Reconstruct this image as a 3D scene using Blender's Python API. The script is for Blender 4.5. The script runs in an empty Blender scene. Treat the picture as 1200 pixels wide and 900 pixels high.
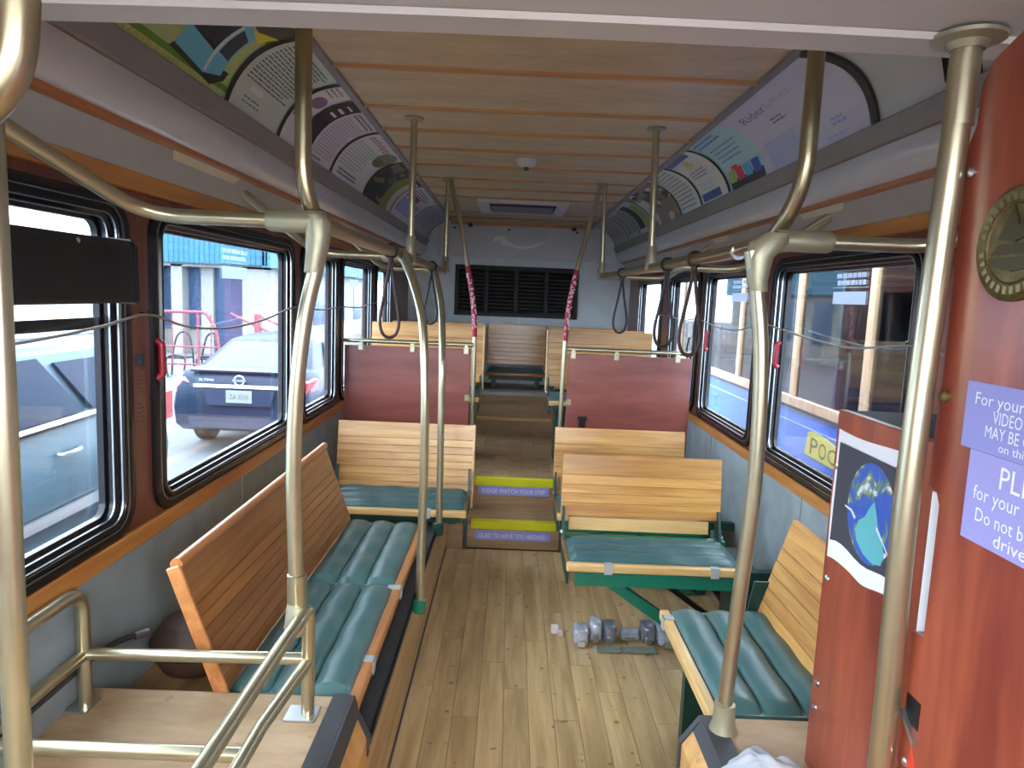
import bpy, bmesh, math, random
from mathutils import Vector, Matrix
random.seed(7)
scene = bpy.context.scene
COL = scene.collection

# ------------------------------------------------------------------ camera
F_PX, PITCH, ROLL, YAW = 830.0, math.radians(7.07), math.radians(2.4), math.radians(0.35)
CAM = Vector((0.0, 0.0, 1.55))
fw = Vector((math.sin(YAW) * math.cos(PITCH), math.cos(YAW) * math.cos(PITCH), -math.sin(PITCH)))
rt0 = Vector((math.cos(YAW), -math.sin(YAW), 0.0))
up0 = rt0.cross(fw)
rt = rt0 * math.cos(ROLL) + up0 * math.sin(ROLL)
up = up0 * math.cos(ROLL) - rt0 * math.sin(ROLL)
cd = bpy.data.cameras.new('camera')
cam = bpy.data.objects.new('camera', cd)
COL.objects.link(cam)
cd.sensor_width = 36.0
cd.lens = 36.0 * F_PX / 1200.0
cd.clip_start, cd.clip_end = 0.05, 300.0
M3 = Matrix((rt, up, -fw)).transposed()
cam.matrix_world = Matrix.Translation(CAM) @ M3.to_4x4()
scene.camera = cam

# ------------------------------------------------------------------ sky, light, exposure
world = bpy.data.worlds.new('overcast_sky')
scene.world = world
world.use_nodes = True
wn = world.node_tree.nodes
wl = world.node_tree.links
wn.clear()
w_out = wn.new('ShaderNodeOutputWorld')
w_bg = wn.new('ShaderNodeBackground')
w_tc = wn.new('ShaderNodeTexCoord')
w_sep = wn.new('ShaderNodeSeparateXYZ')
w_ramp = wn.new('ShaderNodeValToRGB')
w_ramp.color_ramp.elements[0].position = 0.45
w_ramp.color_ramp.elements[0].color = (0.80, 0.87, 0.95, 1)
w_ramp.color_ramp.elements[1].position = 0.8
w_ramp.color_ramp.elements[1].color = (0.95, 0.98, 1.0, 1)
w_map = wn.new('ShaderNodeMath')
w_map.operation = 'MULTIPLY_ADD'
w_map.inputs[1].default_value = 0.5
w_map.inputs[2].default_value = 0.5
wl.new(w_tc.outputs['Generated'], w_sep.inputs[0])
wl.new(w_sep.outputs['Z'], w_map.inputs[0])
wl.new(w_map.outputs[0], w_ramp.inputs[0])
wl.new(w_ramp.outputs[0], w_bg.inputs['Color'])
w_bg.inputs['Strength'].default_value = 3.3
wl.new(w_bg.outputs[0], w_out.inputs[0])

scene.view_settings.view_transform = 'Standard'
scene.view_settings.look = 'None'
scene.view_settings.gamma = 1.0
scene.view_settings.use_curve_mapping = False
scene.view_settings.exposure = 2.5
try:
    scene.cycles.use_denoising = True
    scene.cycles.max_bounces = 10
    scene.cycles.diffuse_bounces = 6
    scene.cycles.transparent_max_bounces = 16
    scene.cycles.caustics_reflective = False
    scene.cycles.sample_clamp_indirect = 6.0
except Exception:
    pass


# ------------------------------------------------------------------ materials
def srgb(r, g, b):
    f = lambda c: (c / 255.0 / 12.92) if c <= 10 else ((c / 255.0 + 0.055) / 1.055) ** 2.4
    return (f(r), f(g), f(b))


_mc = {}


def base_mat(name):
    m = bpy.data.materials.new(name)
    m.use_nodes = True
    return m, m.node_tree.nodes, m.node_tree.links, m.node_tree.nodes['Principled BSDF']


def plain(name, col, rough=0.5, metal=0.0, bump=0.0, bscale=60.0, coat=0.0, vary=0.06, vscale=8.0):
    key = name
    if key in _mc:
        return _mc[key]
    m, n, l, b = base_mat(name)
    b.inputs['Roughness'].default_value = rough
    b.inputs['Metallic'].default_value = metal
    b.inputs['Coat Weight'].default_value = coat
    tc = n.new('ShaderNodeTexCoord')
    nz = n.new('ShaderNodeTexNoise')
    nz.inputs['Scale'].default_value = vscale
    nz.inputs['Detail'].default_value = 4
    l.new(tc.outputs['Object'], nz.inputs['Vector'])
    rp = n.new('ShaderNodeValToRGB')
    rp.color_ramp.elements[0].position = 0.3
    rp.color_ramp.elements[1].position = 0.7
    rp.color_ramp.elements[0].color = tuple(max(0, c * (1 - vary)) for c in col) + (1,)
    rp.color_ramp.elements[1].color = tuple(min(1, c * (1 + vary)) for c in col) + (1,)
    l.new(nz.outputs['Fac'], rp.inputs[0])
    l.new(rp.outputs[0], b.inputs['Base Color'])
    if bump > 0:
        n2 = n.new('ShaderNodeTexNoise')
        n2.inputs['Scale'].default_value = bscale
        l.new(tc.outputs['Object'], n2.inputs['Vector'])
        bp = n.new('ShaderNodeBump')
        bp.inputs['Strength'].default_value = bump
        bp.inputs['Distance'].default_value = 0.004
        l.new(n2.outputs['Fac'], bp.inputs['Height'])
        l.new(bp.outputs[0], b.inputs['Normal'])
    _mc[key] = m
    return m


def wood(name, dark, light, axis='X', grain=14.0, rough=0.4, coat=0.25, rnd=0.18, knots=0.0, stretch=14.0):
    """grain runs along the given local axis; each object gets its own stretch of grain and tone"""
    m, n, l, b = base_mat(name)
    b.inputs['Roughness'].default_value = rough
    b.inputs['Coat Weight'].default_value = coat
    b.inputs['Coat Roughness'].default_value = 0.2
    tc = n.new('ShaderNodeTexCoord')
    oi = n.new('ShaderNodeObjectInfo')
    off = n.new('ShaderNodeVectorMath')
    off.operation = 'MULTIPLY_ADD'
    off.inputs[1].default_value = (7.0, 7.0, 7.0)
    cmb = n.new('ShaderNodeCombineXYZ')
    for i in range(3):
        l.new(oi.outputs['Random'], cmb.inputs[i])
    l.new(cmb.outputs[0], off.inputs[0])
    l.new(tc.outputs['Object'], off.inputs[2])
    mp = n.new('ShaderNodeMapping')
    sc = [grain] * 3
    sc['XYZ'.index(axis)] = grain / stretch
    mp.inputs['Scale'].default_value = sc
    l.new(off.outputs[0], mp.inputs['Vector'])
    nz = n.new('ShaderNodeTexNoise')
    nz.inputs['Scale'].default_value = 1.6
    nz.inputs['Detail'].default_value = 8
    nz.inputs['Distortion'].default_value = 0.6
    l.new(mp.outputs[0], nz.inputs['Vector'])
    rp = n.new('ShaderNodeValToRGB')
    rp.color_ramp.elements[0].position = 0.32
    rp.color_ramp.elements[0].color = dark + (1,)
    rp.color_ramp.elements[1].position = 0.66
    rp.color_ramp.elements[1].color = light + (1,)
    l.new(nz.outputs['Fac'], rp.inputs[0])
    fine = n.new('ShaderNodeTexNoise')
    fine.inputs['Scale'].default_value = 9.0
    fine.inputs['Detail'].default_value = 3
    l.new(mp.outputs[0], fine.inputs['Vector'])
    hsv = n.new('ShaderNodeHueSaturation')
    mv = n.new('ShaderNodeMath')
    mv.operation = 'MULTIPLY_ADD'
    mv.inputs[1].default_value = rnd
    mv.inputs[2].default_value = 1.0 - rnd * 0.5
    l.new(oi.outputs['Random'], mv.inputs[0])
    mf = n.new('ShaderNodeMath')
    mf.operation = 'MULTIPLY_ADD'
    mf.inputs[1].default_value = 0.35
    mf.inputs[2].default_value = 0.82
    l.new(fine.outputs['Fac'], mf.inputs[0])
    mm = n.new('ShaderNodeMath')
    mm.operation = 'MULTIPLY'
    l.new(mv.outputs[0], mm.inputs[0])
    l.new(mf.outputs[0], mm.inputs[1])
    l.new(mm.outputs[0], hsv.inputs['Value'])
    l.new(rp.outputs[0], hsv.inputs['Color'])
    colout = hsv.outputs[0]
    if knots > 0:
        kz = n.new('ShaderNodeTexNoise')
        kz.inputs['Scale'].default_value = 26.0
        kz.inputs['Detail'].default_value = 1
        l.new(off.outputs[0], kz.inputs['Vector'])
        kr = n.new('ShaderNodeValToRGB')
        kr.color_ramp.elements[0].position = 0.70
        kr.color_ramp.elements[0].color = (0, 0, 0, 1)
        kr.color_ramp.elements[1].position = 0.76
        kr.color_ramp.elements[1].color = (knots, knots, knots, 1)
        l.new(kz.outputs['Fac'], kr.inputs[0])
        mx = n.new('ShaderNodeMixRGB')
        l.new(kr.outputs[0], mx.inputs['Fac'])
        l.new(colout, mx.inputs[1])
        mx.inputs[2].default_value = tuple(c * 0.35 for c in dark) + (1,)
        colout = mx.outputs[0]
    l.new(colout, b.inputs['Base Color'])
    bp = n.new('ShaderNodeBump')
    bp.inputs['Strength'].default_value = 0.08
    bp.inputs['Distance'].default_value = 0.002
    l.new(fine.outputs['Fac'], bp.inputs['Height'])
    l.new(bp.outputs[0], b.inputs['Normal'])
    return m


def glass(name, tint=(1, 1, 1), gloss=0.08, haze=0.0):
    m = bpy.data.materials.new(name)
    m.use_nodes = True
    n, l = m.node_tree.nodes, m.node_tree.links
    n.clear()
    out = n.new('ShaderNodeOutputMaterial')
    tr = n.new('ShaderNodeBsdfTransparent')
    tr.inputs[0].default_value = tint + (1,)
    gl = n.new('ShaderNodeBsdfGlossy')
    gl.inputs['Roughness'].default_value = 0.02
    fr = n.new('ShaderNodeFresnel')
    fr.inputs[0].default_value = 1.45
    ml = n.new('ShaderNodeMath')
    ml.operation = 'MULTIPLY'
    ml.inputs[1].default_value = gloss / 0.08
    l.new(fr.outputs[0], ml.inputs[0])
    mx = n.new('ShaderNodeMixShader')
    l.new(ml.outputs[0], mx.inputs[0])
    l.new(tr.outputs[0], mx.inputs[1])
    l.new(gl.outputs[0], mx.inputs[2])
    last = mx.outputs[0]
    if haze > 0:
        df = n.new('ShaderNodeBsdfTranslucent')
        df.inputs[0].default_value = (0.8, 0.88, 1.0, 1)
        m2 = n.new('ShaderNodeMixShader')
        m2.inputs[0].default_value = haze
        l.new(last, m2.inputs[1])
        l.new(df.outputs[0], m2.inputs[2])
        last = m2.outputs[0]
    l.new(last, out.inputs[0])
    return m


def flat(col, rough=0.6):
    key = ('flat', tuple(round(c, 4) for c in col), rough)
    if key not in _mc:
        _mc[key] = plain('print_%d' % len(_mc), col, rough, vary=0.02)
    return _mc[key]


GOLD = plain('champagne_metal', (0.50, 0.455, 0.31), 0.28, 0.85, vary=0.05, vscale=20)
GOLD_D = plain('champagne_rail', (0.42, 0.355, 0.22), 0.28, 0.85, vary=0.05, vscale=20)
CAST = plain('cast_fitting', (0.42, 0.40, 0.28), 0.45, 0.6, bump=0.1, bscale=150)
OAK_X = wood('honey_oak_x', srgb(172, 116, 56), srgb(216, 164, 92), 'X', 16, 0.32, 0.4)
OAK_DK = wood('shaded_oak_x', srgb(140, 88, 42), srgb(178, 118, 60), 'X', 16, 0.32, 0.35, rnd=0.12)  # darker copy of the oak, shadow on the long bench painted in
PALE_X = wood('pale_ash_x', srgb(200, 160, 100), srgb(226, 190, 128), 'X', 16, 0.4, 0.2)
FLOOR_M = wood('bamboo_floor_y', srgb(160, 132, 90), srgb(196, 167, 121), 'Y', 12, 0.42, 0.12, rnd=0.13, knots=0.7)
STEP_M = wood('step_veneer_shaded_x', srgb(136, 108, 78), srgb(172, 142, 106), 'X', 10, 0.42, 0.1, rnd=0.1, knots=0.5)  # steps and rear deck: shade there painted in as a darker brown
RISER_M = wood('bench_riser_y', srgb(150, 116, 74), srgb(190, 152, 104), 'Y', 10, 0.42, 0.12, rnd=0.1, knots=0.5)
PLY = wood('worn_plywood_y', srgb(170, 140, 106), srgb(196, 168, 132), 'X', 5, 0.6, 0.0, rnd=0.05, knots=0.3, stretch=3)
PINE_Y = wood('orange_pine_y', srgb(170, 106, 48), srgb(206, 146, 80), 'Y', 12, 0.4, 0.2, knots=0.4)
BATTEN_X = wood('ceiling_batten_x', srgb(190, 138, 84), srgb(212, 162, 106), 'X', 12, 0.4, 0.15, rnd=0.1)
CEIL_M = wood('ceiling_plywood_x', srgb(206, 186, 148), srgb(222, 204, 168), 'X', 4, 0.5, 0.05, rnd=0.08, stretch=3)
RED_Z = wood('mahogany_panel_z', srgb(126, 54, 44), srgb(172, 88, 62), 'Z', 7, 0.3, 0.3, rnd=0.06, stretch=6)
RED_W = wood('mahogany_wall_z', srgb(104, 58, 48), srgb(132, 78, 64), 'Z', 7, 0.35, 0.2, rnd=0.06, stretch=9)
RED_X = wood('mahogany_partition_x', srgb(122, 62, 55), srgb(150, 82, 72), 'X', 5, 0.3, 0.3, rnd=0.04, stretch=5)
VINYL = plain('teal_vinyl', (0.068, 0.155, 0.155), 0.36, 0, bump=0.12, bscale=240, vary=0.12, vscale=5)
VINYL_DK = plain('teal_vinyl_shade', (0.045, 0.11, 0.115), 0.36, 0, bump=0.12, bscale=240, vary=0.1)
GREEN = plain('green_enamel', (0.008, 0.17, 0.105), 0.38, 0, vary=0.1, coat=0.2)
GREEN_DK = plain('dark_green_metal', (0.012, 0.06, 0.05), 0.4, 0.2, vary=0.15)
BLACK = plain('black_metal', (0.012, 0.012, 0.014), 0.35, 0.2)
RUBBER = plain('black_rubber', (0.045, 0.048, 0.055), 0.55, 0, bump=0.1, bscale=120)
FRAME_M = plain('window_frame_black', (0.014, 0.014, 0.017), 0.25, 0.3)
SEALM = plain('aluminium_bead', (0.42, 0.46, 0.5), 0.3, 0.9)
GREYWALL = plain('grey_wall_laminate', srgb(146, 160, 164), 0.55, 0, bump=0.06, bscale=40, vary=0.14, vscale=9)
HEADLINER = plain('grey_headliner', srgb(208, 212, 214), 0.6, 0, vary=0.04)
BACKWALL = plain('grey_back_laminate', srgb(212, 224, 230), 0.5, 0, vary=0.08, vscale=6)
ALU = plain('grey_aluminium', srgb(174, 178, 184), 0.42, 0.2, vary=0.04)
ALU_DK = plain('dark_aluminium', srgb(150, 148, 146), 0.45, 0.25, vary=0.05)
LIGHTCOVER = plain('frosted_light_cover', srgb(204, 208, 216), 0.28, 0, vary=0.03, coat=0.3)
WHITE = plain('white_plastic', srgb(226, 224, 222), 0.45, 0, vary=0.02)
FRONTCEIL = plain('white_ceiling_laminate', srgb(206, 211, 216), 0.5, 0, vary=0.02)
YELLOW = plain('yellow_nosing', srgb(206, 206, 10), 0.5, 0, bump=0.2, bscale=200)
LAV = plain('lavender_sign', srgb(146, 148, 214), 0.4, 0, vary=0.02)
LAV2 = plain('pale_lavender_sign', srgb(158, 158, 220), 0.4, 0, vary=0.02)
def dull(m, v):
    m.node_tree.nodes['Principled BSDF'].inputs['Specular IOR Level'].default_value = v
    return m


SILVER = plain('bright_steel', (0.6, 0.62, 0.65), 0.28, 0.95)
STRAPG = plain('grey_strap_web', srgb(168, 172, 170), 0.7, 0)
LEATHER = plain('brown_leather', (0.045, 0.018, 0.014), 0.5, 0)
LEATHER2 = plain('black_leather', (0.018, 0.016, 0.017), 0.5, 0)
CORDM = plain('grey_cord', srgb(150, 145, 138), 0.7, 0)
REDH = plain('red_handle', (0.35, 0.012, 0.03), 0.35, 0, coat=0.3)
BRASS = plain('aged_brass', (0.17, 0.13, 0.05), 0.42, 0.75, bump=0.3, bscale=90, vary=0.3, vscale=40)
NOTICE, _n, _l, _b = base_mat('notice_film')
_b.inputs['Base Color'].default_value = (0.8, 0.84, 0.9, 1)
_t = _n.new('ShaderNodeBsdfTranslucent')
_t.inputs[0].default_value = (0.68, 0.74, 0.84, 1)
_m = _n.new('ShaderNodeMixShader')
_m.inputs[0].default_value = 0.55
_l.new(_b.outputs[0], _m.inputs[1])
_l.new(_t.outputs[0], _m.inputs[2])
_l.new(_m.outputs[0], _n['Material Output'].inputs[0])
PANE = glass('window_glass', (0.74, 0.80, 0.86), 0.03, 0.0)
PANE_R = glass('window_glass_shaded', (0.84, 0.90, 0.96), 0.035, 0.0)


# ------------------------------------------------------------------ mesh helper
class MB:
    def __init__(s):
        s.v, s.f, s.mi = [], [], []

    def add(s, verts, faces, mi=0):
        o = len(s.v)
        s.v += [tuple(p) for p in verts]
        s.f += [tuple(i + o for i in f) for f in faces]
        s.mi += [mi] * len(faces)
        return s

    def box(s, x0, x1, y0, y1, z0, z1, mi=0):
        x0, x1 = min(x0, x1), max(x0, x1)
        y0, y1 = min(y0, y1), max(y0, y1)
        z0, z1 = min(z0, z1), max(z0, z1)
        v = [(x, y, z) for x in (x0, x1) for y in (y0, y1) for z in (z0, z1)]
        f = [(0, 1, 3, 2), (4, 6, 7, 5), (0, 4, 5, 1), (2, 3, 7, 6), (0, 2, 6, 4), (1, 5, 7, 3)]
        return s.add(v, f, mi)

    def tube(s, pts, r, n=12, mi=0, caps=True):
        pts = [Vector(p) for p in pts]
        rs = r if isinstance(r, (list, tuple)) else [r] * len(pts)
        tans = []
        for i in range(len(pts)):
            a, b = pts[max(0, i - 1)], pts[min(len(pts) - 1, i + 1)]
            tans.append((b - a).normalized())
        ref = Vector((0, 0, 1)) if abs(tans[0].z) < 0.9 else Vector((1, 0, 0))
        nrm = tans[0].cross(ref).normalized()
        vs, fs = [], []
        for i, p in enumerate(pts):
            t = tans[i]
            nrm = (nrm - t * nrm.dot(t)).normalized()
            bn = t.cross(nrm)
            for k in range(n):
                a = 2 * math.pi * k / n
                vs.append(p + (nrm * math.cos(a) + bn * math.sin(a)) * rs[i])
        for i in range(len(pts) - 1):
            for k in range(n):
                k2 = (k + 1) % n
                fs.append((i * n + k, i * n + k2, (i + 1) * n + k2, (i + 1) * n + k))
        if caps:
            fs.append(tuple(range(n - 1, -1, -1)))
            fs.append(tuple((len(pts) - 1) * n + k for k in range(n)))
        return s.add(vs, fs, mi)

    def prism(s, poly, fn, d0, d1, mi=0):
        """poly: 2D points; fn(a, b, d) -> 3D"""
        n = len(poly)
        vs = [fn(a, b, d0) for a, b in poly] + [fn(a, b, d1) for a, b in poly]
        fs = [tuple(range(n - 1, -1, -1)), tuple(range(n, 2 * n))]
        fs += [(i, (i + 1) % n, n + (i + 1) % n, n + i) for i in range(n)]
        return s.add(vs, fs, mi)

    def loft(s, rings, closed=True, caps=True, mi=0):
        n = len(rings[0])
        vs = [p for r in rings for p in r]
        fs = []
        for i in range(len(rings) - 1):
            for k in range(n if closed else n - 1):
                k2 = (k + 1) % n
                fs.append((i * n + k, i * n + k2, (i + 1) * n + k2, (i + 1) * n + k))
        if caps and closed:
            fs.append(tuple(range(n - 1, -1, -1)))
            fs.append(tuple((len(rings) - 1) * n + k for k in range(n)))
        return s.add(vs, fs, mi)

    def lathe(s, prof, c, n=20, axis='Z', mi=0):
        c = Vector(c)
        rings = []
        for r, h in prof:
            ring = []
            for k in range(n):
                a = 2 * math.pi * k / n
                u, w = r * math.cos(a), r * math.sin(a)
                d = {'Z': (u, w, h), 'X': (h, u, w), 'Y': (w, h, u)}[axis]
                ring.append(c + Vector(d))
            rings.append(ring)
        return s.loft(rings, True, True, mi)

    def mesh(s, name, mats, bevel=0.0, smooth=False, seg=1):
        me = bpy.data.meshes.new(name)
        me.from_pydata([tuple(p) for p in s.v], [], s.f)
        for m in (mats if isinstance(mats, (list, tuple)) else [mats]):
            me.materials.append(m)
        for p, i in zip(me.polygons, s.mi):
            p.material_index = i
        bm = bmesh.new()
        bm.from_mesh(me)
        if bevel > 0:
            ed = [e for e in bm.edges if len(e.link_faces) == 2 and e.calc_face_angle(0) > 0.6]
            bmesh.ops.bevel(bm, geom=ed, offset=bevel, segments=seg, affect='EDGES', profile=0.6, clamp_overlap=True)
        bmesh.ops.recalc_face_normals(bm, faces=bm.faces)
        bm.to_mesh(me)
        bm.free()
        if smooth:
            for p in me.polygons:
                p.use_smooth = True
            me.set_sharp_from_angle(angle=math.radians(38))
        return me


def top_of(o):
    while o.parent:
        o = o.parent
    return o


def link(o, parent=None):
    COL.objects.link(o)
    if parent is not None:
        o.parent = parent
    return o


def obj(name, mb, mats, parent=None, bevel=0.0, smooth=False, world=True, label=None, kind=None, seg=1):
    """world=True: the shape was drawn in world coordinates (the root has no rotation)"""
    me = mb.mesh(name, mats, bevel, smooth, seg)
    if parent is not None and world:
        L = top_of(parent).location
        if L.length > 0:
            me.transform(Matrix.Translation(-L))
    o = bpy.data.objects.new(name, me)
    link(o, parent)
    if label:
        o['label'] = label
    if kind:
        o['kind'] = kind
    return o


def tag(o, label, cat, group=None, kind=None):
    o['label'] = label
    o['category'] = cat
    if group:
        o['group'] = group
    if kind:
        o['kind'] = kind
    return o


def thing(name, label, cat, loc=(0, 0, 0), rz=0.0, group=None):
    o = bpy.data.objects.new(name, None)
    o.empty_display_size = 0.1
    o.location = loc
    o.rotation_euler = (0, 0, rz)
    link(o)
    return tag(o, label, cat, group)


def struct(name, mb, mats, bevel=0.0, smooth=False):
    o = obj(name, mb, mats, None, bevel, smooth)
    o['kind'] = 'structure'
    return o


def struct_root(name, loc=(0, 0, 0)):
    o = bpy.data.objects.new(name, None)
    o.location = loc
    link(o)
    o['kind'] = 'structure'
    return o


def fillet(pts, r, n=6):
    pts = [Vector(p) for p in pts]
    out = [pts[0]]
    for i in range(1, len(pts) - 1):
        p, a, b = pts[i], pts[i - 1], pts[i + 1]
        da, db = (a - p), (b - p)
        rr = min(r, da.length * 0.49, db.length * 0.49)
        p0, p1 = p + da.normalized() * rr, p + db.normalized() * rr
        for k in range(n + 1):
            t = k / n
            out.append(p0 * (1 - t) ** 2 + p * 2 * t * (1 - t) + p1 * t * t)
    out.append(pts[-1])
    return out


def spline(pts, n=6):
    pts = [Vector(p) for p in pts]
    out = []
    for i in range(len(pts) - 1):
        p0, p1, p2, p3 = pts[max(0, i - 1)], pts[i], pts[i + 1], pts[min(len(pts) - 1, i + 2)]
        for k in range(n):
            t = k / n
            out.append(0.5 * (2 * p1 + (p2 - p0) * t + (2 * p0 - 5 * p1 + 4 * p2 - p3) * t * t + (3 * p1 - p0 - 3 * p2 + p3) * t ** 3))
    out.append(pts[-1])
    return out


_tx = {}


def text_mesh(s):
    if s not in _tx:
        cu = bpy.data.curves.new('lettering', 'FONT')
        cu.body = s
        cu.align_x = 'LEFT'
        cu.resolution_u = 2
        o = bpy.data.objects.new('lettering', cu)
        me = bpy.data.meshes.new_from_object(o)
        vs = [(v.co.x, v.co.y) for v in me.vertices]
        fs = [tuple(p.vertices) for p in me.polygons]
        bpy.data.objects.remove(o)
        bpy.data.meshes.remove(me)
        bpy.data.curves.remove(cu)
        x0, x1 = min(v[0] for v in vs), max(v[0] for v in vs)
        _tx[s] = ([((v[0] - x0) / (x1 - x0), v[1] / 0.72) for v in vs], fs)
    return _tx[s]


class Print:
    """flat print on a card: (u, v) in metres on the card, mapped into space by fn(u, v, lift)"""

    def __init__(s, fn, curved=False):
        s.curved = curved
        s.fn, s.mb, s.mats, s.ix = fn, MB(), [], {}
        s.lift = 0.0006

    def m(s, col):
        if col not in s.ix:
            s.ix[col] = len(s.mats)
            c = srgb(*col)
            if s.curved:                  # card colours raised to stand in for light missing in the cove
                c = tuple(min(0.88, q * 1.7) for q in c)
            s.mats.append(flat(c))
        return s.ix[col]

    def up(s):
        s.lift += 0.0003
        return s

    def poly(s, pts, col):
        def clip(ps, lim, sgn):
            o = []
            for i in range(len(ps)):
                a, b = ps[i], ps[(i + 1) % len(ps)]
                ia, ib = sgn * (a[1] - lim) >= 0, sgn * (b[1] - lim) >= 0
                if ia:
                    o.append(a)
                if ia != ib:
                    k = (lim - a[1]) / (b[1] - a[1])
                    o.append((a[0] + (b[0] - a[0]) * k, lim))
            return o
        if not s.curved:
            s.mb.add([s.fn(u, v, s.lift) for u, v in pts], [tuple(range(len(pts)))], s.m(col))
            return
        for k in range(12):
            q = clip(pts, k / 12, 1)
            q = clip(q, (k + 1) / 12, -1) if len(q) > 2 else q
            if len(q) > 2:
                s.mb.add([s.fn(u, v, s.lift) for u, v in q], [tuple(range(len(q)))], s.m(col))

    def rect(s, u0, v0, u1, v1, col, n=1):
        vs, fs = [], []
        for i in range(n + 1):
            v = v0 + (v1 - v0) * i / n
            vs += [s.fn(u0, v, s.lift), s.fn(u1, v, s.lift)]
        for i in range(n):
            fs.append((2 * i, 2 * i + 1, 2 * i + 3, 2 * i + 2))
        s.mb.add(vs, fs, s.m(col))

    def disc(s, u, v, ru, rv, col, n=20):
        s.poly([(u + ru * math.cos(2 * math.pi * k / n), v + rv * math.sin(2 * math.pi * k / n)) for k in range(n)], col)

    def text(s, t, u0, v0, w, h, col):
        vs, fs = text_mesh(t)
        s.mb.add([s.fn(u0 + x * w, v0 + y * h, s.lift) for x, y in vs], fs, s.m(col))

    def lines(s, u0, u1, v0, v1, n, col, th=0.4, ragged=0.35):
        st = (v1 - v0) / n
        for i in range(n):
            v = v1 - (i + 1) * st
            u = u0
            end = u1 - random.random() * ragged * (u1 - u0)
            while u < end - 0.004:
                w = min(random.uniform(0.012, 0.045), end - u)
                s.rect(u, v, u + w, v + st * th, col)
                u += w + 0.006

    def build(s, name, parent):
        return obj(name, s.mb, s.mats, parent)


# ================================================================== THE SHELL OF THE BUS
XL, XR, XM = -1.09, 1.25, 0.083           # side walls and centre line
Y0, Y1 = -0.55, 7.54                       # front opening and back wall
ZC = 2.30                                 # ceiling

# floor: sub-floor with planks laid on it
mb = MB()
mb.box(XL, XR, Y0, 4.2, -0.08, -0.008)
floor = struct('floor', mb, plain('subfloor', srgb(60, 48, 34), 0.7))
pl_w = 0.094
pm = {}


def plank(x, y0, y1, z, parent, mat=FLOOR_M, key='f', w=pl_w):
    ln = round(y1 - y0, 2)
    kk = (key, ln, w)
    if kk not in pm:
        pm[kk] = MB().box(0, w - 0.0012, 0, ln - 0.0012, -0.008, 0).mesh('plank', mat, 0.0008)
    o = bpy.data.objects.new('plank', pm[kk])
    o.location = (x, y0, z)
    link(o, parent)


nrow = 17
for i in range(nrow):
    x = -0.342 + i * pl_w
    if x + pl_w > XR:
        break
    y = Y0
    first = [0.5, 0.9, 0.3, 0.7][i % 4]
    seq = [first]
    while y < 4.2:
        ln = seq.pop() if seq else 0.9
        y1 = min(4.2, y + ln)
        if 4.2 - y1 < 0.12:
            y1 = 4.2
        plank(x, y, y1, 0.0, floor)
        y = y1

# raised rear deck with the two steps cut into it
SX0, SX1 = -0.225, 0.365                  # step well
mb = MB()
mb.box(XL, SX0, 4.2, 4.62, 0, 0.35)
mb.box(SX1, XR, 4.2, 4.62, 0, 0.35)
mb.box(SX0, SX1, 4.22, 4.54, 0.0, 0.158)
mb.box(XL, XR, 4.54, 6.82, 0.0, 0.342)
mb.box(XL, XR, 6.82, Y1, 0.0, 0.62)
deck = struct('trim_1', mb, STEP_M)
deck['label'] = 'raised wood rear deck with two steps, shade put into its brown'
for i in range(7):
    for y in (4.56, 5.3, 6.04):
        plank(-0.27 + i * 0.1, y, min(y + 0.74, 6.82), 0.35, deck, STEP_M, 'd', 0.1)
for nm, x0, x1, y, z in (('nosing', -0.19, 0.335, 4.215, 0.172), ('nosing', -0.185, 0.325, 4.535, 0.358)):
    mb = MB()
    mb.prism([(y, z), (y, z - 0.05), (y + 0.006, z - 0.05), (y + 0.012, z - 0.012), (y + 0.05, z - 0.006), (y + 0.05, z)],
             lambda a, b, d: (d, a, b), x0, x1)
    obj(nm, mb, YELLOW, deck, 0.002, label='bright yellow step edge')
for x0, x1, y, z, msg in ((-0.165, 0.30, 4.534, 0.25, 'PLEASE WATCH YOUR STEP'), (-0.165, 0.30, 4.213, 0.057, 'GLAD TO HAVE YOU ABOARD')):
    sg = thing('step_sign', 'lavender strip reading %s on a step riser' % msg, 'sign', (0.07, y, z), 0, None)
    obj('backing', MB().box(x0, x1, y - 0.004, y + 0.004, z, z + 0.056), LAV, sg)
    p = Print(lambda u, v, l, y=y: (u, y - 0.004 - l, v))
    p.text(msg, x0 + 0.025, z + 0.013, x1 - x0 - 0.05, 0.03, (225, 226, 248))
    p.build('lettering', sg)
# black edge strips on the sides of the step well
for x in (SX0, SX1):
    obj('edge_strip', MB().box(x - 0.012, x + 0.012, 4.185, 4.215, 0.0, 0.36), RUBBER, deck)
# metal sill under the rear bench
obj('sill_plate', MB().box(-0.30, 0.45, 6.795, 6.95, 0.615, 0.625).box(-0.30, 0.45, 6.795, 6.80, 0.595, 0.62), ALU, deck, label='bright metal edge plate')
obj('deck_nosing', MB().box(-0.29, 0.44, 6.78, 6.82, 0.35, 0.375), PALE_X, deck)

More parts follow.
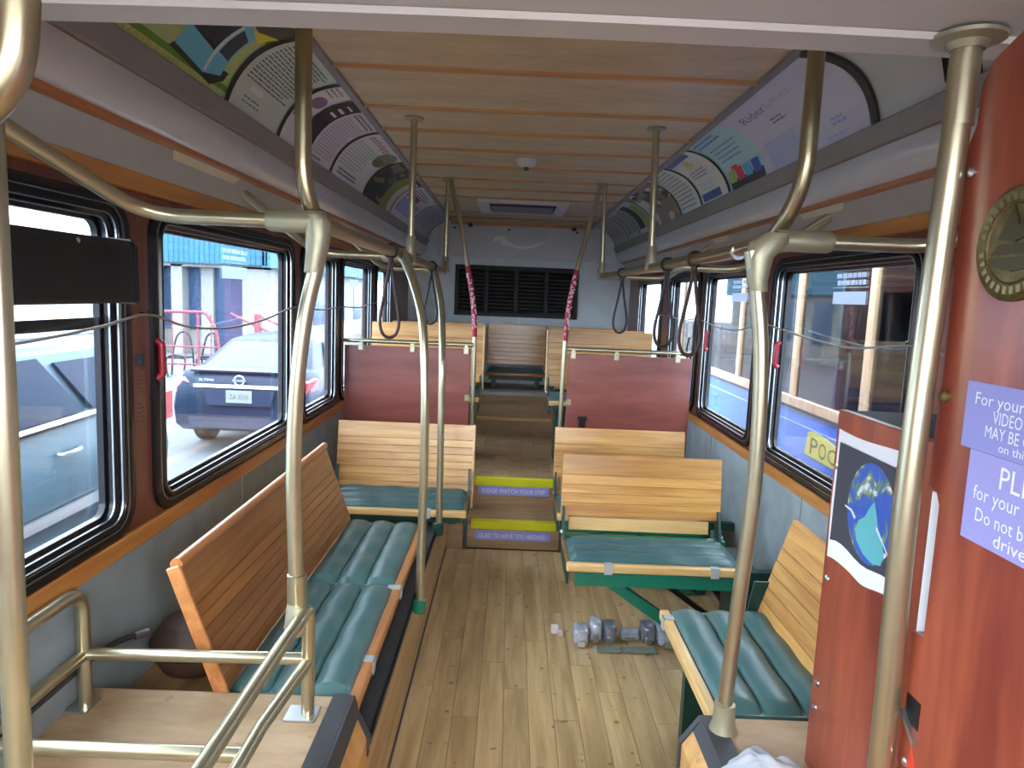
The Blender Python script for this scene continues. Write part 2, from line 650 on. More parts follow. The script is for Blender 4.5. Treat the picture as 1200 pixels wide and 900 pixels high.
# bench plinths over the wheels
mb = MB()
mb.prism([(XL, 0), (-0.34, 0), (-0.34, 0.35), (XL, 0.35)], lambda a, b, d: (a, d, b), 1.79, 4.2)
plinth = struct('trim_2', mb, RISER_M)
obj('edge_strip', MB().box(-0.385, -0.334, 1.80, 3.6, 0.335, 0.356).box(-0.341, -0.334, 1.80, 3.6, 0.315, 0.356), RUBBER, plinth, 0.002)
obj('skirting', MB().box(-0.345, -0.334, 1.0, 4.2, 0.0, 0.012), RUBBER, plinth)
mb = MB()
sec = [(XL, 0), (-0.34, 0), (-0.34, 0.35), (-0.387, 0.455), (XL, 0.455)]
mb.prism(sec, lambda a, b, d: (a, d, b), Y0, 1.785)
fbox = struct('trim_3', mb, wood('front_box_face_y', srgb(186, 128, 66), srgb(210, 158, 94), 'Z', 10, 0.45, 0.1, knots=0.3))
obj('top_board', MB().box(XL, -0.43, Y0, 1.785, 0.455, 0.463), PLY, fbox)
obj('edge_strip', MB().box(-0.434, -0.384, Y0, 1.79, 0.455, 0.467).prism([(-0.384, 0.467), (-0.384, 0.44), (-0.372, 0.41), (-0.362, 0.416), (-0.376, 0.467)], lambda a, b, d: (a, d, b), Y0, 1.79), RUBBER, fbox, 0.001)
obj('end_strip', MB().prism([(-0.388, 0.462), (-0.336, 0.352), (-0.336, 0.30), (-0.346, 0.30), (-0.346, 0.35), (-0.41, 0.462)], lambda a, b, d: (a, d, b), 1.775, 1.80), RUBBER, fbox)
mb = MB()
sec = [(XR, 0), (0.50, 0), (0.50, 0.39), (0.545, 0.455), (XR, 0.455)]
mb.prism(sec, lambda a, b, d: (a, d, b), Y0, 1.755)
rbox = struct('trim_4', mb, wood('right_box_face_y', srgb(196, 146, 82), srgb(214, 170, 104), 'Z', 10, 0.45, 0.1, knots=0.3))
obj('top_board', MB().box(0.59, XR, Y0, 1.755, 0.455, 0.463), PLY, rbox)
obj('edge_strip', MB().box(0.545, 0.60, Y0, 1.76, 0.455, 0.467).prism([(0.548, 0.467), (0.536, 0.445), (0.526, 0.43), (0.536, 0.42), (0.552, 0.45)], lambda a, b, d: (a, d, b), Y0, 1.76), RUBBER, rbox, 0.001)
obj('end_strip', MB().prism([(0.545, 0.462), (0.495, 0.392), (0.495, 0.0), (0.507, 0.0), (0.507, 0.38), (0.57, 0.462)], lambda a, b, d: (a, d, b), 1.745, 1.765), RUBBER, rbox)

# side walls with window openings
WZ0, WZ1 = 0.822, 1.775                   # outer edges of the window frames
wins_l = [(0.61, 2.028), (2.146, 3.565), (3.68, 4.45), (4.53, 5.55), (5.68, 6.42)]
wins_r = [(-0.45, 0.62), (2.13, 3.40), (3.53, 4.60), (4.68, 5.58), (5.86, 6.95)]
INS = 0.045


def side_wall(name, X, sx, wins, y_front):
    """sx: outward direction"""
    xo = X + sx * 0.06
    mb = MB()
    mb.box(X, xo, y_front, Y1, -0.2, WZ0 + INS)
    mb.box(X, xo, y_front, Y1, WZ1 - INS, 1.98)
    ys = [y_front] + [v for a, b in wins for v in (a + INS, b - INS)] + [Y1]
    for i in range(0, len(ys), 2):
        mb.box(X, xo, ys[i], ys[i + 1], WZ0 + INS, WZ1 - INS)
    w = struct(name, mb, RED_W)
    obj('lower_panel', MB().box(X - sx * 0.008, X, y_front, 4.2, 0.0, 0.785), GREYWALL, w, label='grey laminate panel below the windows')
    obj('lower_panel', MB().box(X - sx * 0.008, X, 4.21, Y1, 0.35, 0.785), GREYWALL, w)
    obj('panel_joint', MB().box(X - sx * 0.011, X, 2.86, 2.875, 0.0, 0.775), GREYWALL, w)
    obj('sill_board', MB().box(X - sx * 0.020, X, y_front, Y1, 0.768, 0.822), PINE_Y, w, 0.004, label='orange pine sill board')
    return w


wall_l = side_wall('wall_left', XL, -1, wins_l, Y0)
wall_r = side_wall('wall_right', XR, 1, wins_r, Y0)

# cove above the windows: card panel, ledge, light cover, strip, soffit, header board
BZ = [(-0.64, 2.30), (-0.842, 2.288), (-0.90, 2.095)]


def cove(t, lift=0.0, side=-1):
    (ax, az), (bx, bz), (cx, cz) = BZ
    x = ax * (1 - t) ** 2 + 2 * bx * t * (1 - t) + cx * t * t
    z = az * (1 - t) ** 2 + 2 * bz * t * (1 - t) + cz * t * t
    dx = 2 * (1 - t) * (bx - ax) + 2 * t * (cx - bx)
    dz = 2 * (1 - t) * (bz - az) + 2 * t * (cz - bz)
    L = math.hypot(dx, dz)
    nx, nz = -dz / L, dx / L              # towards the room
    if nx < 0:
        nx, nz = -nx, -nz
    x, z = x + nx * lift, z + nz * lift
    return (x if side < 0 else 2 * XM - x), z


def extr(prof, y0, y1, side):
    f = (lambda x: x) if side < 0 else (lambda x: 2 * XM - x)
    mb = MB()
    mb.loft([[(f(x), y0, z) for x, z in prof], [(f(x), y1, z) for x, z in prof]], True, True)
    return mb


for side, w, yf in ((-1, wall_l, 1.19), (1, wall_r, 1.19)):
    n = 10
    front = [cove(k / n, 0, side) for k in range(n + 1)]
    back = [cove(k / n, -0.01, side) for k in range(n, -1, -1)]
    f = (lambda x: x) if side < 0 else (lambda x: 2 * XM - x)
    mb = MB()
    mb.loft([[(x, yf, z) for x, z in front + back], [(x, Y1, z) for x, z in front + back]], True, True)
    obj('cove_panel', mb, HEADLINER, w, smooth=True)
    obj('top_bead', extr([(-0.655, 2.30), (-0.628, 2.30), (-0.63, 2.288), (-0.662, 2.291)], yf, Y1, side), ALU_DK, w)
    obj('ledge', extr([(-0.893, 2.10), (-0.88, 2.098), (-0.905, 2.04), (-0.93, 2.03), (-0.95, 2.06), (-0.93, 2.10)], yf, Y1, side), ALU_DK, w, 0.003)
    arc = []
    for k in range(9):
        a = math.radians(200 + 105 * k / 8) if False else k / 8
        bx = -0.912 * (1 - a) ** 2 + 2 * -0.915 * a * (1 - a) + -0.972 * a * a
        bz = 2.034 * (1 - a) ** 2 + 2 * 1.955 * a * (1 - a) + 1.942 * a * a
        arc.append((bx, bz))
    obj('light_cover', extr(arc + [(-1.02, 1.95), (-1.0, 2.05)], yf, Y1, side), LIGHTCOVER, w, smooth=True)
    obj('batten', extr([(-0.968, 1.944), (-0.972, 1.930), (-0.994, 1.926), (-0.994, 1.95)], yf, Y1, side), wood('cove_batten_y%d' % side, srgb(150, 88, 46), srgb(190, 122, 70), 'Y', 12, 0.4, 0.2), w)
    obj('soffit', extr([(-0.985, 1.940), (-1.056, 1.850), (-1.075, 1.85), (-1.05, 1.95)], yf, Y1, side), ALU, w)
    hx = -1.058
    obj('header_board', extr([(hx, 1.852), (hx, 1.800), (XL, 1.800), (XL, 1.852)], Y0 if side < 0 else 1.6, Y1, side), PINE_Y, w, 0.003)
    # small cream patches left on the soffit
    for (y0, y1, a0, a1) in ((2.10, 2.62, 0.05, 0.35), (4.1, 4.5, 0.1, 0.35)) if side < 0 else ((2.55, 2.95, 0.1, 0.35), (3.9, 4.2, 0.1, 0.4)):
        q = lambda a, lift: (-0.985 - 0.071 * a + 0.0035, 1.940 - 0.09 * a - 0.003 * 1)
        pts = [q(a0, 0), q(a1, 0)]
        mb = MB()
        mb.add([(f(pts[0][0]), y0, pts[0][1]), (f(pts[0][0]), y1, pts[0][1]), (f(pts[1][0]), y1 - 0.02, pts[1][1]), (f(pts[1][0]), y0 + 0.04, pts[1][1])], [(0, 1, 2, 3)])
        obj('cream_patch', mb, flat(srgb(214, 210, 184)), w)

# back wall
mb = MB()
mb.prism([(XL - 0.06, -0.2), (XR + 0.06, -0.2), (XR + 0.06, 1.99), (1.2, 2.2), (1.02, 2.34), (0.826, 2.40), (-0.66, 2.40), (-0.86, 2.34), (-1.04, 2.2), (XL - 0.06, 1.99)], lambda a, b, d: (a, d, b), Y1, Y1 + 0.06)
wall_f = struct('wall_front', MB().box(XL - 0.06, XR + 0.06, Y0 - 0.06, Y0, -0.2, 1.12).box(XL - 0.06, XL + 0.1, Y0 - 0.06, Y0, 1.12, 2.0).box(XR - 0.1, XR + 0.06, Y0 - 0.06, Y0, 1.12, 2.0).box(XM - 0.04, XM + 0.04, Y0 - 0.06, Y0, 1.12, 1.96), RED_W)
wall_b = struct('wall_back', mb, BACKWALL)
obj('headliner_panel', MB().box(-0.80, 0.97, Y1 - 0.012, Y1, 1.935, 2.30), HEADLINER, wall_b, 0.003)
for x in (-0.05, 0.66, -0.62):
    obj('screw', MB().lathe([(0.012, 0), (0.012, -0.004), (0.004, -0.008)], (x, Y1 - 0.012, 2.235), 10, 'Y'), BLACK, wall_b)
obj('coat_hook', MB().box(0.085, 0.115, Y1 - 0.03, Y1, 1.285, 1.335).box(0.08, 0.12, Y1 - 0.012, Y1, 1.25, 1.30), WHITE, wall_b, 0.003)
# leaping animal emblem, cut from thin pale film
em = [(-0.222, 2.118), (-0.205, 2.145), (-0.185, 2.16), (-0.15, 2.172), (-0.118, 2.172), (-0.085, 2.155), (-0.055, 2.122), (-0.02, 2.098), (0.02, 2.080), (0.07, 2.070),
      (0.13, 2.072), (0.19, 2.083), (0.25, 2.105), (0.30, 2.124), (0.345, 2.128), (0.31, 2.112), (0.26, 2.082), (0.21, 2.058), (0.15, 2.042), (0.09, 2.038), (0.04, 2.045),
      (-0.01, 2.062), (-0.05, 2.075), (-0.09, 2.07), (-0.115, 2.062), (-0.12, 2.090), (-0.138, 2.112), (-0.158, 2.130), (-0.168, 2.118), (-0.182, 2.112), (-0.20, 2.108)]
mb = MB()
mb.prism(em, lambda a, b, d: (a, d, b), Y1 - 0.0155, Y1 - 0.012)
e = tag(obj('emblem', mb, flat(srgb(226, 246, 252))), 'pale blue long-tailed leaping animal emblem on the back wall headliner', 'emblem')
e.location = (0, 0, 0)

# louvred grille in the back wall
vg = thing('vent_grille', 'black four-bay louvred grille across the back wall', 'vent', (0.06, Y1 - 0.02, 1.33))
gx0, gx1, gz0, gz1 = -0.598, 0.70, 1.33, 1.858
mb = MB()
mb.box(gx0, gx1, Y1 - 0.03, Y1, gz0, gz0 + 0.045).box(gx0, gx1, Y1 - 0.03, Y1, gz1 - 0.045, gz1)
for k in range(5):
    x = gx0 + (gx1 - gx0 - 0.04) * k / 4
    mb.box(x, x + 0.04, Y1 - 0.0295, Y1, gz0 + 0.045, gz1 - 0.045)
obj('frame', mb, plain('grille_black', (0.006, 0.006, 0.007), 0.6), vg, 0.003)
obj('backing', MB().box(gx0, gx1, Y1 - 0.005, Y1, gz0, gz1), plain('vent_dark', (0.004, 0.004, 0.004), 0.8), vg)
sl = None
for k in range(4):
    xa = gx0 + (gx1 - gx0 - 0.04) * k / 4 + 0.042
    wdt = (gx1 - gx0 - 0.04) / 4 - 0.044
    for j in range(11):
        z = gz0 + 0.055 + j * 0.039
        if sl is None:
            sl = MB().prism([(0, 0), (-0.018, -0.022), (-0.018, -0.025), (0, -0.003)], lambda a, b, d: (d, a, b), 0, wdt).mesh('slat', plain('vent_slat', (0.010, 0.010, 0.011), 0.5))
        o = bpy.data.objects.new('slat', sl)
        o.location = Vector((xa, Y1 - 0.006, z + 0.025)) - vg.location
        link(o, vg)

# ceiling: plywood panels divided by battens
mb = MB()
mb.box(-0.66, 0.826, 1.19, Y1 + 0.06, 2.312, 2.40)
for q in (lambda x: x, lambda x: 2 * XM - x):
    mb.prism([(XL - 0.06, 1.95), (XL - 0.06, 1.99), (-1.04, 2.20), (-0.86, 2.34), (-0.66, 2.40), (-0.66, 2.35), (-0.85, 2.30), (-1.0, 2.17), (XL - 0.03, 1.95)], lambda a, b, d, q=q: (q(a), d, b), Y0, Y1 + 0.06)
ceil = struct('ceiling', mb, plain('roof_deck', srgb(120, 100, 75), 0.6))
bats = [1.95, 2.499, 3.009, 3.406, 3.815, 4.284, 4.746, 5.16, 5.6, 6.6, 7.05, 7.46]
ed = [1.19] + bats + [Y1]
for a, b in zip(ed[:-1], ed[1:]):
    obj('panel', MB().box(-0.66, 0.826, a, b, 2.300, 2.312), CEIL_M, ceil)
for y in bats:
    mb = MB()
    n = 12
    rings = []
    for k in range(n + 1):
        x = -0.645 + 1.456 * k / n
        zz = 2.300 - 0.002
        rings.append([(x, y - 0.018, 2.301), (x, y - 0.012, 2.290), (x, y + 0.012, 2.290), (x, y + 0.018, 2.301)])
    mb.loft(rings, True, True)
    obj('batten', mb, BATTEN_X, ceil)
mb = MB()
mb.box(-0.66, 0.826, 7.46, Y1, 2.27, 2.30)
obj('end_board', mb, BATTEN_X, ceil, 0.004)
for x in (-0.45, 0.62):
    obj('bracket', MB().box(x - 0.02, x + 0.02, 7.40, 7.50, 2.245, 2.275), plain('rust_bracket', srgb(70, 40, 32), 0.6), ceil)

# front ceiling, lower than the rest, with a lipped rear edge
mb = MB()
N = 24


def arch(x):
    return 1.950 + 0.016 * (1 - ((x - XM) / 1.17) ** 2)


rings = []
for k in range(N + 1):
    x = XL + (XR - XL) * k / N
    rings.append([(x, Y0, arch(x)), (x, 1.105, arch(x)), (x, 1.108, arch(x) - 0.006), (x, 1.185, arch(x) - 0.006), (x, 1.19, arch(x)), (x, 1.19, 2.39), (x, 1.16, 2.39), (x, 1.16, arch(x) + 0.03), (x, Y0, arch(x) + 0.03)])
mb.loft(rings, True, True)
fceil = struct('trim_5', mb, FRONTCEIL, 0, True)
fceil['label'] = 'white front ceiling with a lip along its rear edge'
obj('edge_bead', MB().loft([[(XL + (XR - XL) * k / N, 1.098, arch(XL + (XR - XL) * k / N) - 0.001), (XL + (XR - XL) * k / N, 1.106, arch(XL + (XR - XL) * k / N) - 0.009), (XL + (XR - XL) * k / N, 1.112, arch(XL + (XR - XL) * k / N) - 0.001)] for k in range(N + 1)], True, True), WHITE, fceil)
# outer roof over the cab and exterior closing of the front part
obj('roof_skin', MB().box(-0.66, 0.826, Y0, 1.19, 2.36, 2.40), FRONTCEIL, fceil)


# windows
def rrect(a0, a1, b0, b1, r, n=6):
    pts = []
    for cx, cy, s in ((a1 - r, b1 - r, 0), (a0 + r, b1 - r, 90), (a0 + r, b0 + r, 180), (a1 - r, b0 + r, 270)):
        for k in range(n + 1):
            t = math.radians(s + 90 * k / n)
            pts.append((cx + r * math.cos(t), cy + r * math.sin(t)))
    return pts


wcount = [0]


def window(X, sx, y0, y1, glassm, sticker=True, bar=None, latch=None):
    wcount[0] += 1
    root = struct_root('window_%d' % wcount[0], (X, (y0 + y1) / 2, WZ0))

    def ringset(prof):
        rings = []
        for d, h in prof:
            r = max(0.02, 0.095 - d * 0.6)
            rings.append([(X - sx * h, a, b) for a, b in rrect(y0 + d, y1 - d, WZ0 + d * 0.72, WZ1 - d * 0.72, r)])
        return rings
    mb = MB()
    mb.loft(ringset([(0, 0.0), (0, 0.012), (0.012, 0.016), (0.03, 0.014), (0.036, 0.008), (0.048, 0.008), (0.052, 0.016), (0.062, 0.016), (0.066, 0.004), (0.082, -0.004), (0.084, -0.02), (0.1, -0.022), (0.1, -0.04), (0.06, -0.05), (0.0, -0.002)]), True, False)
    obj('frame', mb, FRAME_M, root, smooth=True)
    for d, h in ((0.034, 0.0125), (0.066, 0.012), (0.0835, -0.003)):
        mb = MB()
        mb.loft(ringset([(d, h - 0.003), (d, h + 0.001), (d + 0.004, h + 0.001), (d + 0.004, h - 0.003)]), True, False)
        obj('bead', mb, SEALM, root, label='thin shiny metal bead')
    d = 0.098
    pts = rrect(y0 + d, y1 - d, WZ0 + d * 0.72, WZ1 - d * 0.72, 0.04)
    mb = MB()
    mb.prism(pts, lambda a, b, t: (X + sx * t, a, b), 0.033, 0.037)
    obj('pane', mb, glassm, root)
    if bar:
        obj('slider_bar', MB().box(X + sx * 0.02, X + sx * 0.04, y0 + 0.09, y1 - 0.09, bar, bar + 0.03), FRAME_M, root)
    if sticker:
        # small translucent notice, read from outside, so mirrored and faint from here
        c = (y0 + y1) / 2 - 0.05 * sx
        xx = X + sx * 0.0325
        mb = MB()
        mb.box(xx - 0.0004, xx + 0.0004, c - 0.13, c + 0.13, 1.572, 1.620)
        for z in (1.70, 1.635):
            mb.box(xx - 0.0004, xx + 0.0004, c - 0.14, c + 0.14, z, z + 0.002)
        random.seed(int(y0 * 100))
        for z in (1.645, 1.672):
            y = c - 0.12
            while y < c + 0.11:
                wd = random.uniform(0.015, 0.05)
                mb.box(xx - 0.0004, xx + 0.0004, y, y + wd, z, z + 0.018)
                y += wd + 0.008
        obj('notice', mb, NOTICE, root, label='faint pale notice on the glass')
    if latch is not None:
        yl, zl = latch
        hb = MB()
        xi = X - sx * 0.028
        hb.tube(fillet([(X - sx * 0.012, yl, zl + 0.06), (xi, yl, zl + 0.052), (xi, yl + 0.004, zl - 0.045), (X - sx * 0.012, yl, zl - 0.055)], 0.02, 4), 0.011, 10)
        obj('pull_handle', hb, REDH, root, smooth=True, label='red pull handle')
    return root


for i, (a, b) in enumerate(wins_l):
    window(XL, -1, a, b, PANE, i in (1, 3), 1.418 if i == 0 else None, (2.165, 1.31) if i == 1 else None)
for i, (a, b) in enumerate(wins_r):
    window(XR, 1, a, b, PANE_R, i in (1, 2), None, (3.235, 1.33) if i == 1 else ((4.42, 1.32) if i == 2 else None))

# ================================================================== RAILS AND POLES
R_T = 0.0185


def disc_plate(mb, c, r=0.042, h=0.008, axis='Z'):
    mb.lathe([(r * 0.55, -h * 1.6), (r, -h), (r, 0), (0.002, 0)] if axis == 'Z' else [(r, 0), (r, h), (r * 0.5, h * 1.6)], c, 18, axis)
    return mb


# left overhead rail
rl = thing('overhead_rail', 'bronze overhead grab rail along the left windows with ceiling drops', 'grab rail', (-0.46, 3.2, 1.70))
mb = MB()
mb.tube(fillet([(-0.497, 1.70, 2.31), (-0.497, 1.70, 1.80), (-0.478, 1.73, 1.71), (-0.465, 2.1, 1.70), (-0.455, 4.78, 1.70), (-0.455, 4.86, 1.76)], 0.07, 8), 0.0195, 16)
obj('rail', mb, GOLD_D, rl, smooth=True)
for y in (3.19, 4.86):
    obj('ceiling_drop', MB().tube([(-0.452, y, 2.30), (-0.455, y, 1.72)], 0.0155, 14), GOLD, rl, smooth=True)
    obj('ceiling_flange', disc_plate(MB(), (-0.452, y, 2.30)), CAST, rl, smooth=True)
    obj('drop_socket', MB().lathe([(0.019, 0.09), (0.023, 0.085), (0.024, 0.03), (0.03, -0.015), (0.012, -0.022)], (-0.455, y, 1.705), 14), CAST, rl, smooth=True)
for y in (1.70, 3.2, 4.80):
    mb = MB()
    mb.tube(fillet([(-0.47, y, 1.703), (-0.87, y, 1.703), (-1.055, y - 0.53, 1.925)], 0.10, 8), 0.0175, 14)
    obj('wall_brace', mb, GOLD, rl, smooth=True)
    obj('brace_sleeve', MB().lathe([(0.022, 0.02), (0.026, 0.025), (0.026, -0.10), (0.0215, -0.11)], (-0.47, y, 1.703), 14, 'X'), CAST, rl, smooth=True)

# right overhead rail
rr = thing('overhead_rail', 'bronze overhead grab rail along the right windows with ceiling drops', 'grab rail', (0.62, 3.2, 1.70))
mb = MB()
mb.tube(fillet([(0.675, 1.70, 2.31), (0.675, 1.70, 1.84), (0.645, 1.78, 1.715), (0.625, 2.15, 1.70), (0.60, 4.72, 1.70), (0.585, 4.80, 1.74)], 0.08, 8), 0.0195, 16)
obj('rail', mb, GOLD_D, rr, smooth=True)
for y, x in ((3.19, 0.60), (4.76, 0.582)):
    obj('ceiling_drop', MB().tube([(x, y, 2.30), (x + 0.014, y, 1.72)], 0.0155, 14), GOLD, rr, smooth=True)
    obj('ceiling_flange', disc_plate(MB(), (x, y, 2.30)), CAST, rr, smooth=True)
    obj('drop_socket', MB().lathe([(0.019, 0.09), (0.023, 0.085), (0.024, 0.03), (0.03, -0.015), (0.012, -0.022)], (x + 0.014, y, 1.705), 14), CAST, rr, smooth=True)
for y in (1.72, 3.2, 4.80):
    mb = MB()
    mb.tube(fillet([(0.66, y, 1.708), (1.03, y, 1.708), (1.215, y - 0.53, 1.925)], 0.10, 8), 0.0175, 14)
    obj('wall_brace', mb, GOLD, rr, smooth=True)
    obj('brace_sleeve', MB().lathe([(0.022, -0.02), (0.026, -0.025), (0.026, 0.10), (0.0215, 0.11)], (0.65, y, 1.708), 14, 'X'), CAST, rr, smooth=True)
for yy in (2.02, 1.86):
    obj('clip_ring', MB().tube([(0.632, yy - 0.008, 1.7), (0.631, yy + 0.008, 1.7)], 0.023, 16), SILVER, rr, smooth=True)


def pole(label, pts, base=None, top_socket=None, r=R_T, collar=None, n=6, mat=GOLD, loc=None):
    t = thing('grab_pole', label, 'pole', loc or pts[0])
    obj('tube', MB().tube(spline(pts, n), r, 16), mat, t, smooth=True)
    return t


# left front pole, standing on the guard rail
P = pole('bowed bronze pole standing on the luggage guard in front of the long bench',
         [(-0.507, 1.7, 0.74), (-0.508, 1.7, 0.80), (-0.512, 1.7, 0.92), (-0.517, 1.7, 1.10), (-0.510, 1.7, 1.30), (-0.490, 1.7, 1.48), (-0.464, 1.7, 1.60), (-0.452, 1.7, 1.655)])
obj('collar', MB().lathe([(0.0205, 0.0), (0.024, 0.0), (0.024, 0.072), (0.0205, 0.074)], (-0.507, 1.7, 0.765), 18), GOLD, P, smooth=True)
obj('tee_fitting', MB().loft([[(-0.507 + w * math.cos(a), 1.70 + d * math.sin(a), z) for a in [2 * math.pi * k / 18 for k in range(18)]] for z, w, d in ((0.768, 0.0235, 0.0235), (0.745, 0.026, 0.026), (0.70, 0.031, 0.034), (0.685, 0.026, 0.03))]), CAST, P, smooth=True)
obj('knuckle', MB().loft([[(x + w * math.cos(a), 1.70 + d * math.sin(a), z) for a in [2 * math.pi * k / 18 for k in range(18)]] for x, z, w, d in ((-0.472, 1.585, 0.021, 0.021), (-0.466, 1.62, 0.0235, 0.0235), (-0.460, 1.67, 0.029, 0.027), (-0.462, 1.702, 0.033, 0.028), (-0.468, 1.72, 0.024, 0.024))]), CAST, P, smooth=True)

# right front pole, in a cup on the right box
P = pole('bowed bronze pole standing in a cup beside the right side bench',
         [(0.590, 1.70, 0.47), (0.592, 1.7, 0.60), (0.602, 1.7, 0.80), (0.613, 1.7, 1.0), (0.617, 1.7, 1.2), (0.607, 1.7, 1.42), (0.585, 1.7, 1.58), (0.563, 1.7, 1.68)])
obj('floor_cup', MB().lathe([(0.036, 0), (0.034, 0.012), (0.028, 0.03), (0.0265, 0.075), (0.0205, 0.078)], (0.590, 1.70, 0.462), 20), CAST, P, smooth=True)
obj('knuckle', MB().loft([[(x + w * math.cos(a), 1.70 + d * math.sin(a), z) for a in [2 * math.pi * k / 18 for k in range(18)]] for x, z, w, d in ((0.587, 1.585, 0.021, 0.021), (0.582, 1.61, 0.024, 0.024), (0.584, 1.665, 0.032, 0.027), (0.602, 1.70, 0.046, 0.028), (0.618, 1.722, 0.032, 0.022))]), CAST, P, smooth=True)

# second and third poles on the left
P = pole('bronze pole clamped to the long bench front rail by a green bracket',
         [(-0.312, 2.66, 0.315), (-0.310, 2.66, 0.60), (-0.308, 2.66, 0.9), (-0.313, 2.66, 1.2), (-0.335, 2.70, 1.45), (-0.40, 2.82, 1.62), (-0.452, 2.95, 1.695)], r=0.0165)
obj('clamp', MB().lathe([(0.022, 0), (0.025, 0.004), (0.025, 0.05), (0.02, 0.054)], (-0.312, 2.66, 0.30), 14).box(-0.40, -0.315, 2.645, 2.675, 0.31, 0.345), GREEN, P, smooth=True, label='green clamp')
obj('tee_fitting', MB().tube([(-0.395, 2.81, 1.61), (-0.425, 2.88, 1.665), (-0.455, 2.95, 1.70)], [0.0175, 0.021, 0.026], 14), CAST, P, smooth=True)
P = pole('bronze pole clamped to the front corner of the left cross bench',
         [(-0.316, 3.44, 0.37), (-0.318, 3.44, 0.7), (-0.322, 3.44, 1.0), (-0.326, 3.46, 1.25), (-0.352, 3.62, 1.48), (-0.42, 3.98, 1.64), (-0.452, 4.2, 1.695)], r=0.0165)
obj('clamp', MB().lathe([(0.022, 0), (0.025, 0.004), (0.025, 0.06), (0.02, 0.064)], (-0.316, 3.44, 0.345), 14).box(-0.35, -0.316, 3.44, 3.56, 0.375, 0.40), GREEN_DK, P, smooth=True, label='dark green clamp')

# near poles at the left and right of the frame
P = pole('bronze upright rising from the left box at the near edge', [(-0.756, 1.05, 0.463), (-0.756, 1.05, 0.9), (-0.755, 1.05, 1.4), (-0.756, 1.05, 1.96)], r=0.0195)
obj('floor_flange', MB().lathe([(0.045, 0), (0.045, 0.006), (0.022, 0.012)], (-0.756, 1.05, 0.463), 18), CAST, P, smooth=True)
P = pole('thick bronze tube bending down from the white ceiling at upper left', [(-0.484, 0.72, 1.958), (-0.484, 0.72, 1.88), (-0.485, 0.72, 1.80), (-0.494, 0.72, 1.75), (-0.52, 0.722, 1.715), (-0.57, 0.735, 1.695), (-0.66, 0.80, 1.69), (-0.735, 0.93, 1.69), (-0.752, 1.025, 1.69)], r=0.019, mat=GOLD_D, loc=(-0.484, 0.72, 1.958))
P = pole('bronze upright beside the red driver partition with ceiling flange', [(0.652, 1.1, 0.463), (0.650, 1.1, 0.9), (0.645, 1.1, 1.25), (0.652, 1.1, 1.65), (0.659, 1.1, 1.962)], r=0.0195)
obj('ceiling_flange', MB().lathe([(0.024, -0.02), (0.03, -0.010), (0.050, -0.006), (0.050, 0.0)], (0.659, 1.1, 1.958), 24), CAST, P, smooth=True)
obj('sleeve', MB().lathe([(0.0205, 0), (0.0215, 0.0), (0.0215, 0.1), (0.0205, 0.1)], (0.6575, 1.1, 1.83), 18), GOLD, P, smooth=True)

# luggage guard on the left box
g = thing('luggage_guard', 'low bronze tube guard around the left front box', 'guard rail', (-0.77, 1.3, 0.463))
ZT, ZM = 0.722, 0.603
obj('hoop', MB().tube(fillet([(-0.478, 1.70, 0.468), (-0.478, 1.70, ZT + 0.03), (-0.49, 1.66, ZT + 0.01), (-0.50, 1.55, ZT), (-0.50, 0.55, ZT), (-0.50, 0.5, 0.468)], 0.06, 8), 0.0165, 14), GOLD, g, smooth=True)
obj('hoop', MB().tube(fillet([(-1.046, 1.70, 0.468), (-1.046, 1.70, ZT + 0.055), (-1.046, 0.55, ZT + 0.055), (-1.046, 0.5, 0.468)], 0.07, 8), 0.0165, 14), GOLD, g, smooth=True)
obj('side_bar', MB().tube([(-0.478, 1.70, ZM + 0.005), (-0.502, 1.42, 0.545 + 0.06), (-0.502, 0.52, ZM)], 0.0155, 14), GOLD, g, smooth=True)
obj('side_bar', MB().tube([(-1.046, 1.70, ZM), (-1.046, 0.52, ZM)], 0.0155, 14), GOLD, g, smooth=True)
obj('cross_bar', MB().tube([(-1.046, 1.70, ZM + 0.003), (-0.478, 1.70, ZM + 0.012)], 0.0155, 14), GOLD, g, smooth=True)
obj('cross_bar', MB().tube([(-1.046, 1.335, ZM), (-0.502, 1.335, ZM)], 0.0155, 14), GOLD, g, smooth=True)
for x, s in ((-0.478, -1), (-1.05, 1)):
    obj('floor_plate', MB().box(x - 0.055, x + 0.025, 1.665, 1.735, 0.463, 0.468), SILVER, g, 0.002)


# hanging straps
def strap(x, y, m, label, L=0.30, w=0.036):
    t = thing('hanging_strap', label, 'strap', (x, y, 1.70 - L - 0.02), 0, 'hanging straps on the overhead rails')
    rail_r = 0.0195
    loop = [(x + (rail_r + 0.006) * math.cos(a), y + 0.0, 1.70 + (rail_r + 0.006) * math.sin(a)) for a in [math.radians(-70 + 320 * k / 14) for k in range(15)]]
    mb = MB()
    mb.tube(loop, 0.005, 8)
    obj('cuff', mb, m, t, smooth=True)
    z0 = 1.672
    pts = spline([(x, y, z0), (x - w * 0.45, y, z0 - L * 0.35), (x - w, y, z0 - L * 0.75), (x - w * 0.75, y, z0 - L * 0.94), (x, y, z0 - L), (x + w * 0.75, y, z0 - L * 0.94), (x + w, y, z0 - L * 0.75), (x + w * 0.45, y, z0 - L * 0.35), (x, y, z0)], 5)
    mb = MB()
    mb.tube(pts, 0.0062, 8)
    obj('loop', mb, m, t, smooth=True)
    obj('knot', MB().lathe([(0.006, -0.02), (0.011, -0.012), (0.011, 0.008), (0.006, 0.014)], (x, y, 1.668), 10), m, t, smooth=True)
    return t


